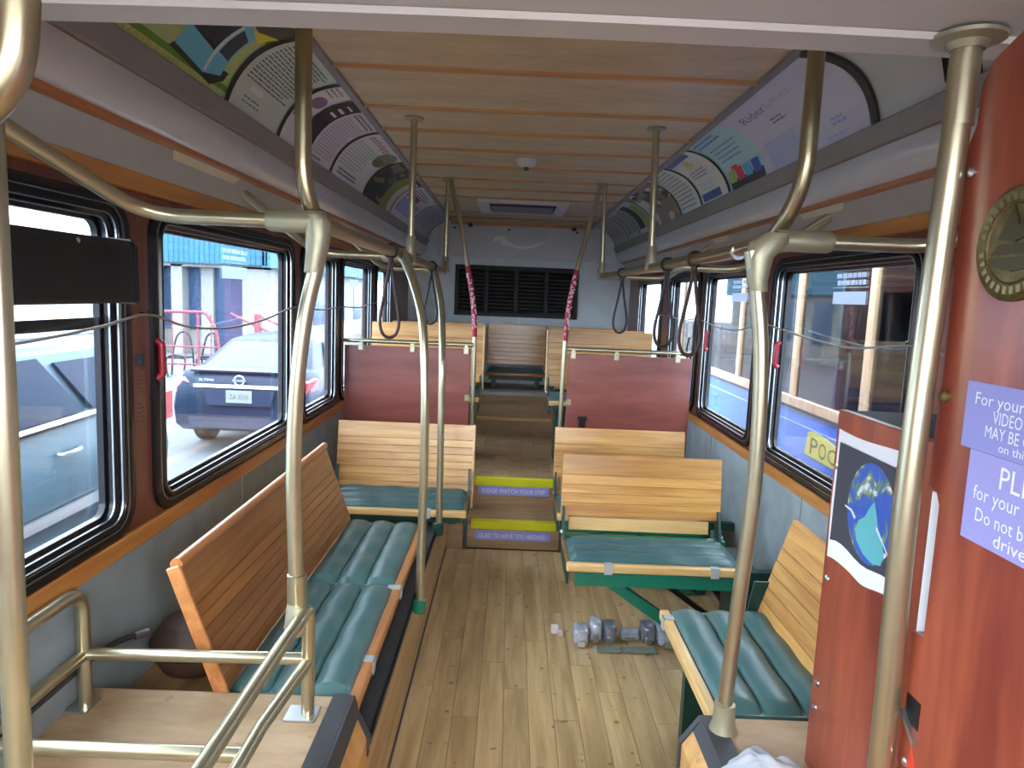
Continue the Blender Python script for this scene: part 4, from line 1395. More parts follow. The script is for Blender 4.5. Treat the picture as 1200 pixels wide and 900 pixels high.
def ad_bus(p, w):
    p.rect(0, 0.0, 0.16, 1, (150, 160, 160), 6)
    p.up()
    p.disc(0.07, 0.25, 0.05, 0.12, (196, 206, 208))
    p.rect(0.16, 0.05, w, 0.10, (84, 128, 40))
    p.lines(0.34, 0.66, 0.42, 0.95, 6, (98, 118, 58), 0.4)
    p.text('HOW TO VIEW THE RESTRICTED', 0.19, 0.012, 0.70, 0.036, (196, 206, 80))
    # toy-like bus drawing, seen from its front corner
    p.up()
    p.poly([(0.66, 0.10), (0.92, 0.03), (0.99, 0.12), (1.0, 0.2), (0.70, 0.2)], (34, 40, 32))
    p.up()
    p.poly([(0.68, 0.14), (0.86, 0.08), (0.96, 0.14), (0.97, 0.62), (0.88, 0.70), (0.71, 0.66)], (92, 164, 208))
    p.up()
    p.poly([(0.69, 0.34), (0.86, 0.28), (0.875, 0.62), (0.715, 0.61)], (38, 42, 52))
    p.poly([(0.885, 0.30), (0.955, 0.28), (0.96, 0.55), (0.895, 0.60)], (52, 60, 74))
    p.poly([(0.74, 0.655), (0.86, 0.68), (0.86, 0.645), (0.74, 0.62)], (150, 60, 60))
    p.up()
    p.poly([(0.855, 0.10), (0.872, 0.10), (0.89, 0.62), (0.872, 0.62)], (178, 206, 222))
    # yellow and dark vehicle above
    p.poly([(0.83, 0.72), (1.02, 0.66), (1.04, 0.98), (0.85, 0.99)], (62, 66, 44))
    p.up()
    p.poly([(0.92, 0.66), (1.0, 0.60), (1.03, 0.78), (0.97, 0.72)], (190, 186, 50))


def ad_letter(p, w):
    p.lines(0.05, w - 0.02, 0.30, 0.92, 15, (88, 100, 94), 0.42, 0.25)
    p.rect(0.12, 0.20, 0.22, 0.26, (196, 206, 198))
    p.lines(0.10, 0.26, 0.08, 0.17, 2, (110, 124, 120), 0.4)


def ad_logo(p, w):
    p.disc(w * 0.55, 0.62, w * 0.28, 0.10, (112, 92, 130))
    p.lines(0.03, w - 0.04, 0.78, 0.95, 3, (120, 116, 120))
    p.lines(0.03, w - 0.06, 0.30, 0.46, 2, (120, 112, 118))


def ad_table(p, w):
    p.rect(0, 0, 0.16, 1, (34, 32, 38), 8)
    p.up()
    for k, (v0, hh) in enumerate(((0.62, 0.08), (0.72, 0.07), (0.82, 0.06))):
        p.rect(0.05, v0, 0.13, v0 + hh, (214, 212, 216))
    p.lines(0.19, w - 0.05, 0.10, 0.80, 16, (150, 146, 152), 0.4, 0.1)
    p.lines(0.19, w - 0.05, 0.84, 0.95, 2, (96, 90, 100), 0.5, 0.1)
    p.lines(0.19, 0.34, 0.03, 0.08, 1, (120, 108, 150), 0.6, 0.1)


def ad_trail(p, w):
    p.text('athlete', 0.06, 0.80, w * 0.62, 0.12, (150, 48, 62))
    p.lines(0.05, w * 0.7, 0.2, 0.72, 10, (140, 150, 148), 0.35)
    p.disc(w * 0.8, 0.72, w * 0.18, 0.22, (108, 118, 96))
    p.up()
    p.disc(w * 0.78, 0.6, w * 0.12, 0.1, (84, 98, 70))
    p.lines(0.1, w * 0.8, 0.05, 0.16, 2, (96, 104, 104), 0.6)


def ad_photo(p, w):
    random.seed(11)
    for k in range(26):
        u, v = random.uniform(0.05, w - 0.08), random.uniform(0.08, 0.92)
        c = random.choice([(40, 50, 48), (64, 76, 76), (30, 32, 34), (86, 98, 104), (120, 108, 60), (28, 60, 40)])
        p.disc(u, v, random.uniform(0.04, 0.12), random.uniform(0.04, 0.10), c, 9)
        p.lift += 0.00004
    p.rect(w * 0.55, 0.0, w * 0.8, 0.85, (112, 122, 66), 6)
    p.up()
    p.rect(w * 0.8, 0.0, w, 0.9, (170, 172, 168), 6)


def ad_blocks(p, w):
    p.rect(w * 0.1, 0.55, w * 0.6, 0.7, (120, 60, 66))
    p.lines(w * 0.1, w * 0.9, 0.72, 0.92, 3, (110, 90, 96), 0.5)
    p.rect(w * 0.1, 0.12, w * 0.85, 0.5, (128, 140, 176))
    p.up()
    p.lines(w * 0.15, w * 0.8, 0.16, 0.46, 5, (188, 196, 214), 0.4)


def ad_plain(p, w):
    p.lines(w * 0.1, w * 0.9, 0.2, 0.9, 9, (130, 132, 134), 0.4)


for k, (lab, base, fn) in enumerate((('lime green card with a blue bus picture, nearest in the left cove', (152, 172, 118), ad_bus),
                                     ('pale sage card full of text, beside the bus picture card', (168, 182, 174), ad_letter),
                                     ('narrow white card with a purple logo', (196, 192, 200), ad_logo),
                                     ('white timetable card with a black header band', (186, 182, 190), ad_table),
                                     ('pale card with red title and a tree, in the left cove', (184, 188, 186), ad_trail),
                                     ('dark photograph card with green band in the left cove', (52, 58, 58), ad_photo),
                                     ('white and blue block card near the far left cove end', (176, 176, 182), ad_blocks),
                                     ('last grey text card of the left cove', (160, 160, 162), ad_plain))):
    card(-1, YA[k], YA[k + 1], lab, base, fn)

YB = [2.19, 3.07, 3.59, 4.10, 4.59, 5.46, 6.03, 6.62, 7.45]


def r_rider(p, w):
    p.text('Rider', w - 0.83 + 0.06, 0.70, 0.24, 0.12, (106, 92, 158))
    p.text('Lines', w - 0.83 + 0.32, 0.72, 0.22, 0.10, (150, 148, 196))
    p.lines(0.28, 0.40, 0.50, 0.60, 2, (104, 100, 130), 0.5)
    p.rect(w - 0.80, 0.04, w - 0.50, 0.34, (152, 160, 204))
    p.lines(w - 0.24, w - 0.12, 0.14, 0.24, 2, (134, 142, 186), 0.6)
    p.lines(w - 0.3, w - 0.1, 0.05, 0.09, 1, (140, 146, 190), 0.3)


def r_blue(p, w):
    p.lines(0.05, w - 0.08, 0.80, 0.95, 2, (88, 130, 170), 0.6)
    p.lines(0.08, w - 0.08, 0.42, 0.74, 4, (92, 132, 172), 0.3)
    p.rect(0.05, 0.0, w - 0.02, 0.12, (56, 62, 70))
    p.up()
    for k, c in enumerate(((150, 170, 90), (196, 62, 80), (76, 150, 200), (54, 84, 160))):
        p.rect(0.06 + k * 0.11, 0.08, 0.15 + k * 0.11, 0.26, c)
    p.rect(0.14, 0.26, 0.22, 0.31, (190, 60, 76))


def r_sun(p, w):
    p.rect(0.04, 0.86, w * 0.8, 0.98, (84, 100, 150))
    p.up()
    for k in range(8):
        a = k * math.pi / 4
        p.poly([(w * 0.45 + 0.05 * math.cos(a - .3), 0.72 + 0.08 * math.sin(a - .3)), (w * 0.45 + 0.07 * math.cos(a), 0.72 + 0.11 * math.sin(a)), (w * 0.45 + 0.05 * math.cos(a + .3), 0.72 + 0.08 * math.sin(a + .3)), (w * 0.45, 0.72)], (206, 180, 90))
    p.lines(0.08, w - 0.1, 0.42, 0.6, 3, (140, 144, 164), 0.5)
    p.lines(0.08, w - 0.1, 0.2, 0.36, 3, (166, 170, 186), 0.3)
    p.rect(w * 0.1, 0.02, w * 0.75, 0.14, (62, 88, 140))


def r_table(p, w):
    p.lines(0.05, w - 0.08, 0.06, 0.95, 11, (140, 146, 150), 0.45, 0.1)


def r_photo(p, w):
    random.seed(21)
    for k in range(30):
        u, v = random.uniform(0.05, w - 0.06), random.uniform(0.06, 0.94)
        p.disc(u, v, random.uniform(0.03, 0.09), random.uniform(0.03, 0.09), random.choice([(176, 170, 168), (92, 80, 72), (54, 56, 66), (148, 120, 96), (206, 204, 206), (130, 140, 128)]), 9)
        p.lift += 0.00004
    p.rect(0.0, 0.1, w * 0.3, 0.7, (176, 178, 186), 4)


def r_green(p, w):
    p.rect(w * 0.1, 0.1, w * 0.5, 0.9, (52, 58, 62), 6)
    p.rect(w * 0.55, 0.0, w * 0.9, 0.8, (128, 150, 96), 6)


def r_lines(p, w):
    for k in range(5):
        p.rect(w * (0.1 + 0.17 * k), 0.1, w * (0.2 + 0.17 * k), 0.85, random.choice([(110, 116, 126), (140, 142, 146), (96, 102, 112)]), 5)


for k, (lab, base, fn) in enumerate((('large lavender Rider card, nearest in the right cove', (170, 172, 214), r_rider),
                                     ('light blue card with small coloured pictures', (150, 182, 212), r_blue),
                                     ('white card with a yellow sun and navy bands', (186, 190, 208), r_sun),
                                     ('white card of ruled text lines in the right cove', (186, 192, 196), r_table),
                                     ('busy photograph card in the right cove', (120, 114, 108), r_photo),
                                     ('card with green and dark bands in the right cove', (168, 172, 176), r_green),
                                     ('grey striped card near the far right cove end', (160, 164, 168), r_lines),
                                     ('last grey text card of the right cove', (158, 160, 164), ad_plain))):
    card(1, YB[k], YB[k + 1], lab, base, fn, edge=k > 0)
# loose rubber edge at the front of the right cards
ln = thing('rubber_strip', 'black rubber strip curving down the front of the lavender card', 'strip', (1.0, 2.19, 2.1))
mb = MB()
mb.tube([(cove(1 - t, 0.012, 1)[0], 2.17 - 0.03 * math.sin(t * 3.1), cove(1 - t, 0.012, 1)[1]) for t in [0.02 + 0.96 * k / 16 for k in range(17)]], 0.013, 8)
obj('strip', mb, RUBBER, ln, smooth=True)
s = thing('speaker_bracket', 'small black bracket at the front of the right cove', 'bracket', (1.03, 1.75, 2.1))
obj('plate', MB().prism([(1.78, 2.10), (1.70, 2.10), (1.70, 2.20), (1.82, 2.20)], lambda a, b, d: (d, a, b), 1.02, 1.06), BLACK, s, 0.003)

# tie-down fittings lying on the floor
PLAS = plain('cloudy_plastic', srgb(176, 184, 198), 0.25, 0.3, bump=0.3, bscale=70, vary=0.2, vscale=30)
PLAS2 = plain('grey_cast_fitting', srgb(128, 134, 148), 0.3, 0.55, bump=0.2, bscale=60, vary=0.2, vscale=30)
WEB = plain('grey_green_webbing', srgb(116, 124, 112), 0.8)


def lump(cx, cy, cz, rx, ry, rz_, seed, n=10):
    rnd = random.Random(seed)
    rings = []
    for i in range(1, n):
        th = math.pi * i / n
        ring = []
        for k in range(14):
            a = 2 * math.pi * k / 14
            sgn = lambda q, e: math.copysign(abs(q) ** (e * 0.65), q)
            w = 1 + rnd.uniform(-0.07, 0.07)
            ring.append((cx + rx * w * sgn(math.sin(th), 0.6) * sgn(math.cos(a), 0.6), cy + ry * w * sgn(math.sin(th), 0.6) * sgn(math.sin(a), 0.6), max(0.002, cz + rz_ * sgn(math.cos(th), 0.7))))
        rings.append(ring)
    return MB().loft(rings, True, True)


for i, (x, y, rx, ry, h, m, lab) in enumerate(((0.378, 3.06, 0.034, 0.055, 0.075, PLAS, 'leftmost pale grey fitting of the row lying on the floor'),
                                               (0.448, 3.10, 0.028, 0.045, 0.095, PLAS, 'taller grey fitting second in the row on the floor'),
                                               (0.512, 3.09, 0.030, 0.05, 0.085, PLAS2, 'darker grey fitting third in the row on the floor'),
                                               (0.610, 3.11, 0.045, 0.028, 0.045, PLAS, 'low blue-grey fitting in the middle of the row on the floor'),
                                               (0.690, 3.10, 0.032, 0.05, 0.085, PLAS2, 'dark-topped fitting right of the gap in the row on the floor'),
                                               (0.770, 3.08, 0.046, 0.06, 0.085, PLAS, 'largest pale fitting of the row on the floor'),
                                               (0.852, 3.13, 0.024, 0.05, 0.075, PLAS2, 'rightmost fitting of the row, by the green strut'))):
    t = thing('floor_fitting', lab, 'fitting', (x, y, 0.0), 0, 'grey fittings on the floor')
    obj('body', lump(x, y, h / 2, rx, ry, h / 2, i), m, t, smooth=True)
    obj('buckle', MB().box(x - rx * 0.5, x + rx * 0.5, y - ry - 0.008, y - ry + 0.008, 0.004, h * 0.45), SILVER, t, 0.003)
    obj('tab', MB().box(x - rx * 0.25, x + rx * 0.2, y - ry * 0.9, y - ry * 0.6, h * 0.65, h * 0.78), BLACK, t)
t = thing('webbing_strap', 'flat grey webbing lying in front of the floor fittings', 'strap', (0.58, 2.98, 0.0))
obj('web', MB().box(0.445, 0.552, 2.960, 3.005, 0.001, 0.010).box(0.56, 0.71, 2.965, 3.015, 0.001, 0.012), WEB, t, 0.003)
t = thing('paper_scrap', 'small crumpled white scrap on the floor left of the fittings', 'paper', (0.272, 3.13, 0.0))
obj('scrap', lump(0.266, 3.14, 0.018, 0.02, 0.02, 0.018, 33, 6), flat(srgb(220, 205, 205)), t)
obj('fold', lump(0.290, 3.11, 0.012, 0.014, 0.016, 0.012, 34, 6), flat(srgb(200, 180, 182)), t)

# brown rounded bundle behind the long bench
t = thing('brown_bundle', 'brown rounded bundle on the platform behind the long bench', 'bundle', (-0.97, 2.10, 0.35))
mb = MB()
mb.lathe([(0.03, 0.19), (0.09, 0.175), (0.125, 0.13), (0.13, 0.09), (0.10, 0.03), (0.05, 0.002)], (-0.930, 2.08, 0.352), 20)
obj('body', mb, plain('brown_hide_shaded', srgb(72, 52, 40), 0.55, bump=0.3, bscale=30, vary=0.25), t, smooth=True)  # brown deepened to carry the shadow behind the bench
obj('band', MB().lathe([(0.131, 0.118), (0.134, 0.112), (0.134, 0.098), (0.131, 0.092)], (-0.930, 2.08, 0.352), 20), LEATHER2, t, smooth=True)
t = thing('floor_cable', 'thin dark cable with a connector lying along the left wall', 'cable', (-1.06, 1.9, 0.5))
obj('cable', MB().tube(spline([(-1.076, 1.2, 0.545), (-1.074, 1.6, 0.55), (-1.07, 1.85, 0.545), (-1.03, 1.95, 0.535)], 5), 0.008, 8), RUBBER, t, smooth=True)
obj('connector', MB().tube([(-1.04, 1.93, 0.537), (-1.02, 1.965, 0.533)], 0.012, 8), SILVER, t)

# white cloth on the right box
t = thing('cloth', 'crumpled white cloth heaped on the right box at the bottom edge', 'cloth', (0.65, 1.50, 0.463))
mb = MB()
nu, nv = 40, 40
cx, cy = 0.630, 1.47
vs = []
for i in range(nu + 1):
    for j in range(nv + 1):
        a, b = -1 + 2 * i / nu, -1 + 2 * j / nv
        r = math.hypot(a, b)
        k = max(abs(a), abs(b)) / r if r > 1e-6 else 1
        a2, b2 = a * k, b * k
        rr_ = min(1, math.hypot(a2, b2))
        h = 0.058 * (1 - rr_ ** 3.2)
        w = 0.007 * math.sin(5 * a + 3 * b + 2 * math.sin(4 * b)) + 0.004 * math.sin(9 * b - 6 * a) + 0.002 * math.sin(17 * a + 11 * b)
        ang = math.atan2(b2, a2)
        ed_ = 1 + 0.07 * math.sin(5 * ang) + 0.05 * math.sin(9 * ang + 1)
        vs.append((cx + 0.112 * a2 * ed_, cy + 0.125 * b2 * ed_, 0.470 + max(0.0, h + w * (1 - rr_ ** 4))))
fs = [(i * (nv + 1) + j, (i + 1) * (nv + 1) + j, (i + 1) * (nv + 1) + j + 1, i * (nv + 1) + j + 1) for i in range(nu) for j in range(nv)]
mb.add(vs, fs)
obj('fabric', mb, plain('white_cotton', srgb(188, 194, 202), 0.85, bump=0.2, bscale=90), t, smooth=True)

# ================================================================== OUTSIDE
GZ = -0.65
mb = MB()
mb.box(-60, 60, -40, 90, GZ - 0.1, GZ)
g_ = struct('floor', mb, plain('pale_asphalt', srgb(102, 105, 108), 0.9, bump=0.2, bscale=30, vary=0.08, vscale=3))
g_.name = 'ground'
# outer underside of the bus so it stands on the ground
mb = MB()
mb.box(XL - 0.05, XR + 0.05, Y0, Y1, -0.42, -0.085)
for y in (0.6, 5.6):
    for x in (XL + 0.1, XR - 0.1):
        mb.lathe([(0.30, -0.1), (0.30, 0.1)], (x, y, GZ + 0.30), 20, 'X')
struct('trim_6', mb, plain('chassis', (0.03, 0.03, 0.03), 0.7))

GLASS_CAR = dull(plain('car_glass', srgb(36, 54, 74), 0.25, 0), 0.08)
GLASS_BLUE = dull(plain('car_glass_pale', srgb(84, 110, 136), 0.15, 0), 0.3)
TAIL = plain('tail_lamp_red', srgb(186, 40, 58), 0.2, 0, coat=0.5)
TIRE = plain('tyre', (0.02, 0.02, 0.022), 0.7)


def car(label, loc, rz, paint, L, W, st, cabin, cat='car'):
    """st: stations (y, z_low, z_mid, z_top, half width); cabin: base/roof rings"""
    t = thing('car', label, cat, loc, rz, None)
    rings = []
    for y, zl, zm, zt, hw in st:
        r = [(hw * 0.86, zl), (hw * 0.97, zl + (zm - zl) * 0.25), (hw, zm), (hw * 0.95, zm + (zt - zm) * 0.8), (hw * 0.86, zt), (0, zt + 0.012)]
        ring = [(x, y, z) for x, z in r] + [(-x, y, z) for x, z in r[-2::-1]]
        rings.append(ring)
    mb = MB()
    mb.loft(rings, True, True)
    obj('body', mb, paint, t, 0, True, world=False)
    return t


def quad(t, name, pts, mat, th=0.012, label=None):
    n = (Vector(pts[1]) - Vector(pts[0])).cross(Vector(pts[2]) - Vector(pts[0])).normalized() * th
    mb = MB()
    k = len(pts)
    mb.add([Vector(p) + n for p in pts] + [Vector(p) - n for p in pts], [tuple(range(k)), tuple(range(2 * k - 1, k - 1, -1))] + [(i, k + i, k + (i + 1) % k, (i + 1) % k) for i in range(k)])
    return obj(name, mb, mat, t, 0, False, world=False, label=label)


def wheel(t, x, y, r=0.33):
    o = obj('wheel', MB().lathe([(0.12, -0.1), (r * 0.9, -0.1), (r, -0.07), (r, 0.07), (r * 0.9, 0.1), (0.12, 0.1)], (x, y, r), 22, 'X'), TIRE, t, 0, True, world=False)
    obj('rim', MB().lathe([(r * 0.62, -0.105), (r * 0.62, 0.105)], (x, y, r), 18, 'X'), SILVER, o, 0, True, world=False)


# dark blue saloon, seen from behind
NAVY = dull(plain('navy_paint', srgb(34, 48, 68), 0.3, 0.0, vary=0.03), 0.2)
s = car('dark blue saloon parked with its tail towards the bus, seen through the second left window', (-3.42, 9.0, GZ), 0, NAVY, 4.8, 1.82,
        [(0.0, 0.36, 0.52, 0.70, 0.78), (-0.02, 0.34, 0.60, 0.86, 0.84), (0.03, 0.32, 0.62, 1.0, 0.87), (0.14, 0.30, 0.64, 1.075, 0.89), (0.6, 0.28, 0.66, 1.10, 0.91), (1.6, 0.24, 0.66, 1.06, 0.92), (3.0, 0.24, 0.64, 1.0, 0.92), (3.7, 0.26, 0.62, 0.95, 0.91), (4.5, 0.28, 0.56, 0.78, 0.84), (4.75, 0.32, 0.5, 0.62, 0.7)], None)
base = [(-0.80, 0.45), (0.80, 0.45), (0.82, 1.6), (0.82, 3.0), (0.76, 3.72), (-0.76, 3.72), (-0.82, 3.0), (-0.82, 1.6)]
roof = [(-0.57, 1.22), (0.57, 1.22), (0.61, 1.6), (0.61, 2.4), (0.56, 2.75), (-0.56, 2.75), (-0.61, 2.4), (-0.61, 1.6)]
mb = MB()
mb.loft([[(x, y, 1.03) for x, y in base], [(x * 1.02, y, 1.42 - 0.0) for x, y in roof], [(x * 0.8, 2 + (y - 2) * 0.85, 1.475) for x, y in roof]], True, True)
obj('cabin', mb, NAVY, s, 0, True, world=False)
quad(s, 'rear_window', [(-0.70, 0.53, 1.075), (0.70, 0.53, 1.075), (0.52, 1.16, 1.395), (-0.52, 1.16, 1.395)], GLASS_BLUE, 0.008)
for sx in (-1, 1):
    quad(s, 'side_window', [(sx * 0.815, 1.15, 1.08), (sx * 0.82, 2.0, 1.08), (sx * 0.645, 2.0, 1.40), (sx * 0.645, 1.55, 1.40)], GLASS_CAR, 0.01)
    quad(s, 'side_window', [(sx * 0.82, 2.08, 1.08), (sx * 0.80, 3.1, 1.08), (sx * 0.64, 2.6, 1.39), (sx * 0.645, 2.08, 1.40)], GLASS_CAR, 0.01)
    mb = MB()
    mb.loft([[(sx * 0.56, -0.012, 0.86), (sx * 0.83, 0.0, 0.80), (sx * 0.86, 0.02, 0.98), (sx * 0.72, 0.02, 1.0)], [(sx * 0.60, 0.1, 0.88), (sx * 0.902, 0.34, 0.86), (sx * 0.895, 0.40, 1.0), (sx * 0.72, 0.14, 1.03)]], True, True)
    obj('tail_lamp', mb, TAIL if sx > 0 else plain('tail_lamp_pink', srgb(222, 120, 132), 0.2, coat=0.5), s, 0.006, world=False, label='red tail lamp')
    for y in (0.95, 3.75):
        wheel(s, sx * 0.82, y)
quad(s, 'chrome_strip', [(-0.58, -0.03, 0.885), (0.58, -0.03, 0.885), (0.58, -0.02, 0.925), (-0.58, -0.02, 0.925)], SILVER, 0.012)
quad(s, 'trunk_lip', [(-0.66, 0.05, 1.085), (0.66, 0.05, 1.085), (0.64, 0.16, 1.10), (-0.64, 0.16, 1.10)], NAVY, 0.012)
quad(s, 'plate_recess', [(-0.40, -0.036, 0.66), (0.40, -0.036, 0.66), (0.46, -0.036, 0.865), (-0.46, -0.036, 0.865)], plain('navy_recess', srgb(40, 56, 80), 0.3, 0.2), 0.006)
pt = quad(s, 'licence_plate', [(-0.165, -0.05, 0.70), (0.165, -0.05, 0.70), (0.165, -0.05, 0.86), (-0.165, -0.05, 0.86)], flat(srgb(140, 146, 140)), 0.004)
p = Print(lambda u, v, l: (u, -0.0545 - l, v))
p.text('ZA 3510', -0.12, 0.745, 0.24, 0.065, (62, 74, 84))
o = p.build('plate_lettering', None)
o.data.name = 'plate_lettering'
o.parent = pt
ring = MB()
ring.tube([(0.0 + 0.062 * math.cos(2 * math.pi * k / 24), -0.035, 0.985 + 0.062 * math.sin(2 * math.pi * k / 24)) for k in range(25)], 0.010, 8)
ring.box(-0.085, 0.085, -0.05, -0.03, 0.972, 0.998)
obj('badge', ring, SILVER, s, world=False, label='round chrome badge with a bar')
p = Print(lambda u, v, l: (u, -0.03 - l, v))
p.text('ALTIMA', -0.52, 0.965, 0.2, 0.035, (214, 222, 232))
o = p.build('model_lettering', None)
o.parent = s
quad(s, 'bumper_lower', [(-0.62, -0.035, 0.36), (0.62, -0.035, 0.36), (0.66, -0.035, 0.50), (-0.66, -0.035, 0.50)], plain('bumper_grey', srgb(50, 56, 78), 0.4), 0.008)
obj('exhaust', MB().tube([(-0.52, -0.03, 0.33), (-0.52, 0.2, 0.33)], 0.045, 12), BLACK, s, world=False)

# silver car beside the first window
SILV = dull(plain('silver_paint', srgb(82, 108, 122), 0.3, 0.0, vary=0.03), 0.3)
c = car('silver tall car parked close beside the first left window', (-3.92, 6.35, GZ), math.pi, SILV, 4.7, 1.84,
        [(0.0, 0.42, 0.7, 0.95, 0.78), (0.02, 0.36, 0.75, 1.12, 0.86), (0.2, 0.30, 0.76, 1.25, 0.91), (0.9, 0.26, 0.76, 1.27, 0.92), (2.2, 0.24, 0.76, 1.22, 0.92), (3.3, 0.26, 0.74, 1.16, 0.91), (4.3, 0.30, 0.68, 1.0, 0.85), (4.65, 0.36, 0.6, 0.8, 0.7)], None)
base = [(-0.83, 0.12), (0.83, 0.12), (0.86, 0.9), (0.86, 2.6), (0.8, 3.6), (-0.8, 3.6), (-0.86, 2.6), (-0.86, 0.9)]
roof = [(-0.62, 0.42), (0.62, 0.42), (0.68, 0.9), (0.68, 2.3), (0.62, 2.75), (-0.62, 2.75), (-0.68, 2.3), (-0.68, 0.9)]
mb = MB()
mb.loft([[(x, y, 1.19) for x, y in base], [(x, y, 1.66) for x, y in roof], [(x * 0.8, 1.7 + (y - 1.7) * 0.9, 1.73) for x, y in roof]], True, True)
obj('cabin', mb, SILV, c, 0, True, world=False)
for sx in (-1, 1):
    quad(c, 'side_window', [(sx * 0.868, 1.30, 1.25), (sx * 0.868, 2.25, 1.23), (sx * 0.70, 2.25, 1.63), (sx * 0.70, 1.55, 1.64)], GLASS_CAR, 0.012)
    quad(c, 'side_window', [(sx * 0.868, 2.33, 1.23), (sx * 0.84, 3.3, 1.2), (sx * 0.70, 2.62, 1.62), (sx * 0.70, 2.33, 1.63)], GLASS_CAR, 0.012)
    quad(c, 'quarter_window', [(sx * 0.868, 0.55, 1.27), (sx * 0.868, 1.20, 1.26), (sx * 0.72, 1.40, 1.60), (sx * 0.72, 0.75, 1.60)], GLASS_CAR, 0.012)
    obj('roof_rail', MB().tube(fillet([(sx * 0.56, 0.5, 1.70), (sx * 0.58, 0.6, 1.775), (sx * 0.58, 2.3, 1.775), (sx * 0.56, 2.45, 1.70)], 0.06, 4), 0.018, 8), SILVER, c, 0, True, world=False)
    quad(c, 'belt_strip', [(sx * 0.90, 0.3, 1.235), (sx * 0.90, 3.4, 1.175), (sx * 0.885, 3.4, 1.20), (sx * 0.885, 0.3, 1.262)], SILVER, 0.008, 'bright belt strip')
    quad(c, 'sill_strip', [(sx * 0.935, 0.9, 0.58), (sx * 0.935, 3.3, 0.56), (sx * 0.935, 3.3, 0.63), (sx * 0.935, 0.9, 0.66)], SILVER, 0.01)
    for y in (1.55, 2.6):
        obj('door_handle', MB().tube(fillet([(sx * 0.90, y - 0.10, 1.02), (sx * 0.955, y - 0.08, 1.02), (sx * 0.955, y + 0.08, 1.01), (sx * 0.90, y + 0.10, 1.01)], 0.03, 4), 0.014, 8), SILVER, c, 0, True, world=False)
    mb = MB()
    mb.box(sx * 0.70, sx * 0.895, -0.01, 0.16, 0.98, 1.24)
    obj('tail_lamp', mb, TAIL, c, 0.01, world=False, label='red tail lamp')
    for y in (0.9, 3.6):
        wheel(c, sx * 0.82, y, 0.36)

# cafe building with teal fascia
CREAM = plain('cream_stucco', srgb(140, 139, 136), 0.8, vary=0.05)
TEAL = plain('teal_fascia', srgb(48, 106, 130), 0.6, vary=0.08, vscale=1.5)
WINB = dull(plain('shop_glass', srgb(58, 78, 106), 0.2, 0), 0.1)
b_ = thing('building', 'cream building with teal fascia beyond the parked cars', 'building', (-9.5, 23, GZ))
obj('wall', MB().box(-11.4, -7.62, 22.5, 40, GZ, 2.2), CREAM, b_)
for x0, x1 in ((-11.4, -10.95), (-10.47, -10.13), (-9.68, -9.30), (-8.28, -7.60)):
    obj('column', MB().box(x0, x1, 22.0 if x1 != -9.30 else 22.3, 22.6, GZ, 2.1), CREAM, b_)
for x0, x1 in ((-10.95, -10.47), (-10.13, -9.68), (-9.30, -8.28)):
    obj('shop_window', MB().box(x0, x1, 22.45, 22.52, 0.1 if x1 < -9 else GZ, 2.04), WINB, b_)
obj('door', MB().box(-9.0, -8.32, 22.40, 22.46, GZ, 1.7), plain('door_purple', srgb(66, 58, 92), 0.5), b_)
obj('lintel', MB().box(-11.4, -7.6, 22.0, 22.6, 2.04, 2.2), CREAM, b_)
obj('fascia', MB().box(-11.5, -7.45, 21.8, 22.1, 2.15, 4.4), TEAL, b_)
obj('side_fascia', MB().box(-7.6, -7.35, 21.8, 40.5, 2.1, 4.4), TEAL, b_)
for k in range(26):
    x = -11.4 + k * 0.155
    obj('fascia_rib', MB().box(x, x + 0.03, 21.77, 21.80, 2.15, 4.4), TEAL, b_)
obj('roof', MB().box(-11.5, -7.35, 21.8, 40.5, 4.4, 4.55), TEAL, b_)
for y in (24, 27.5, 31, 34.5):
    obj('side_window', MB().box(-7.63, -7.60, y, y + 1.7, 0.1, 1.8), WINB, b_)

RAILR = plain('red_railing', srgb(136, 62, 78), 0.5)
r_ = thing('railing', 'red tube railing in front of the cream building', 'railing', (-7.8, 16, GZ))
obj('frame', MB().tube(fillet([(-9.2, 16, -0.32), (-9.2, 16, 0.87), (-6.85, 16, 0.90), (-6.62, 16, 0.55), (-6.5, 16, -0.30)], 0.12, 5), 0.035, 8), RAILR, r_, smooth=True)
obj('bottom_bar', MB().tube([(-9.2, 16, -0.30), (-6.5, 16, -0.28)], 0.022, 8), RAILR, r_)
obj('mid_bar', MB().tube([(-9.2, 16, 0.10), (-6.6, 16, 0.12)], 0.02, 8), RAILR, r_)
for k in range(9):
    x = -9.05 + k * 0.29
    obj('baluster', MB().tube([(x, 16, -0.30), (x, 16, 0.88)], 0.032 if k in (4, 7) else 0.014, 8), RAILR, r_)
    if k in (0, 4, 7):
        obj('foot', MB().tube([(x, 16, GZ), (x, 16, -0.30)], 0.03, 8), RAILR, r_)
r2 = thing('ramp_rail', 'red sloping ramp rail with a square post right of the railing', 'railing', (-6.1, 17, GZ))
obj('post', MB().box(-6.12, -5.98, 17.0, 17.14, GZ, 0.86), RAILR, r2)
obj('slope', MB().tube([(-6.7, 17.05, 0.85), (-5.2, 17.05, 0.20)], 0.03, 8), RAILR, r2)
obj('slope', MB().tube([(-5.95, 17.05, 0.80), (-4.9, 17.05, 0.35)], 0.025, 8), RAILR, r2)
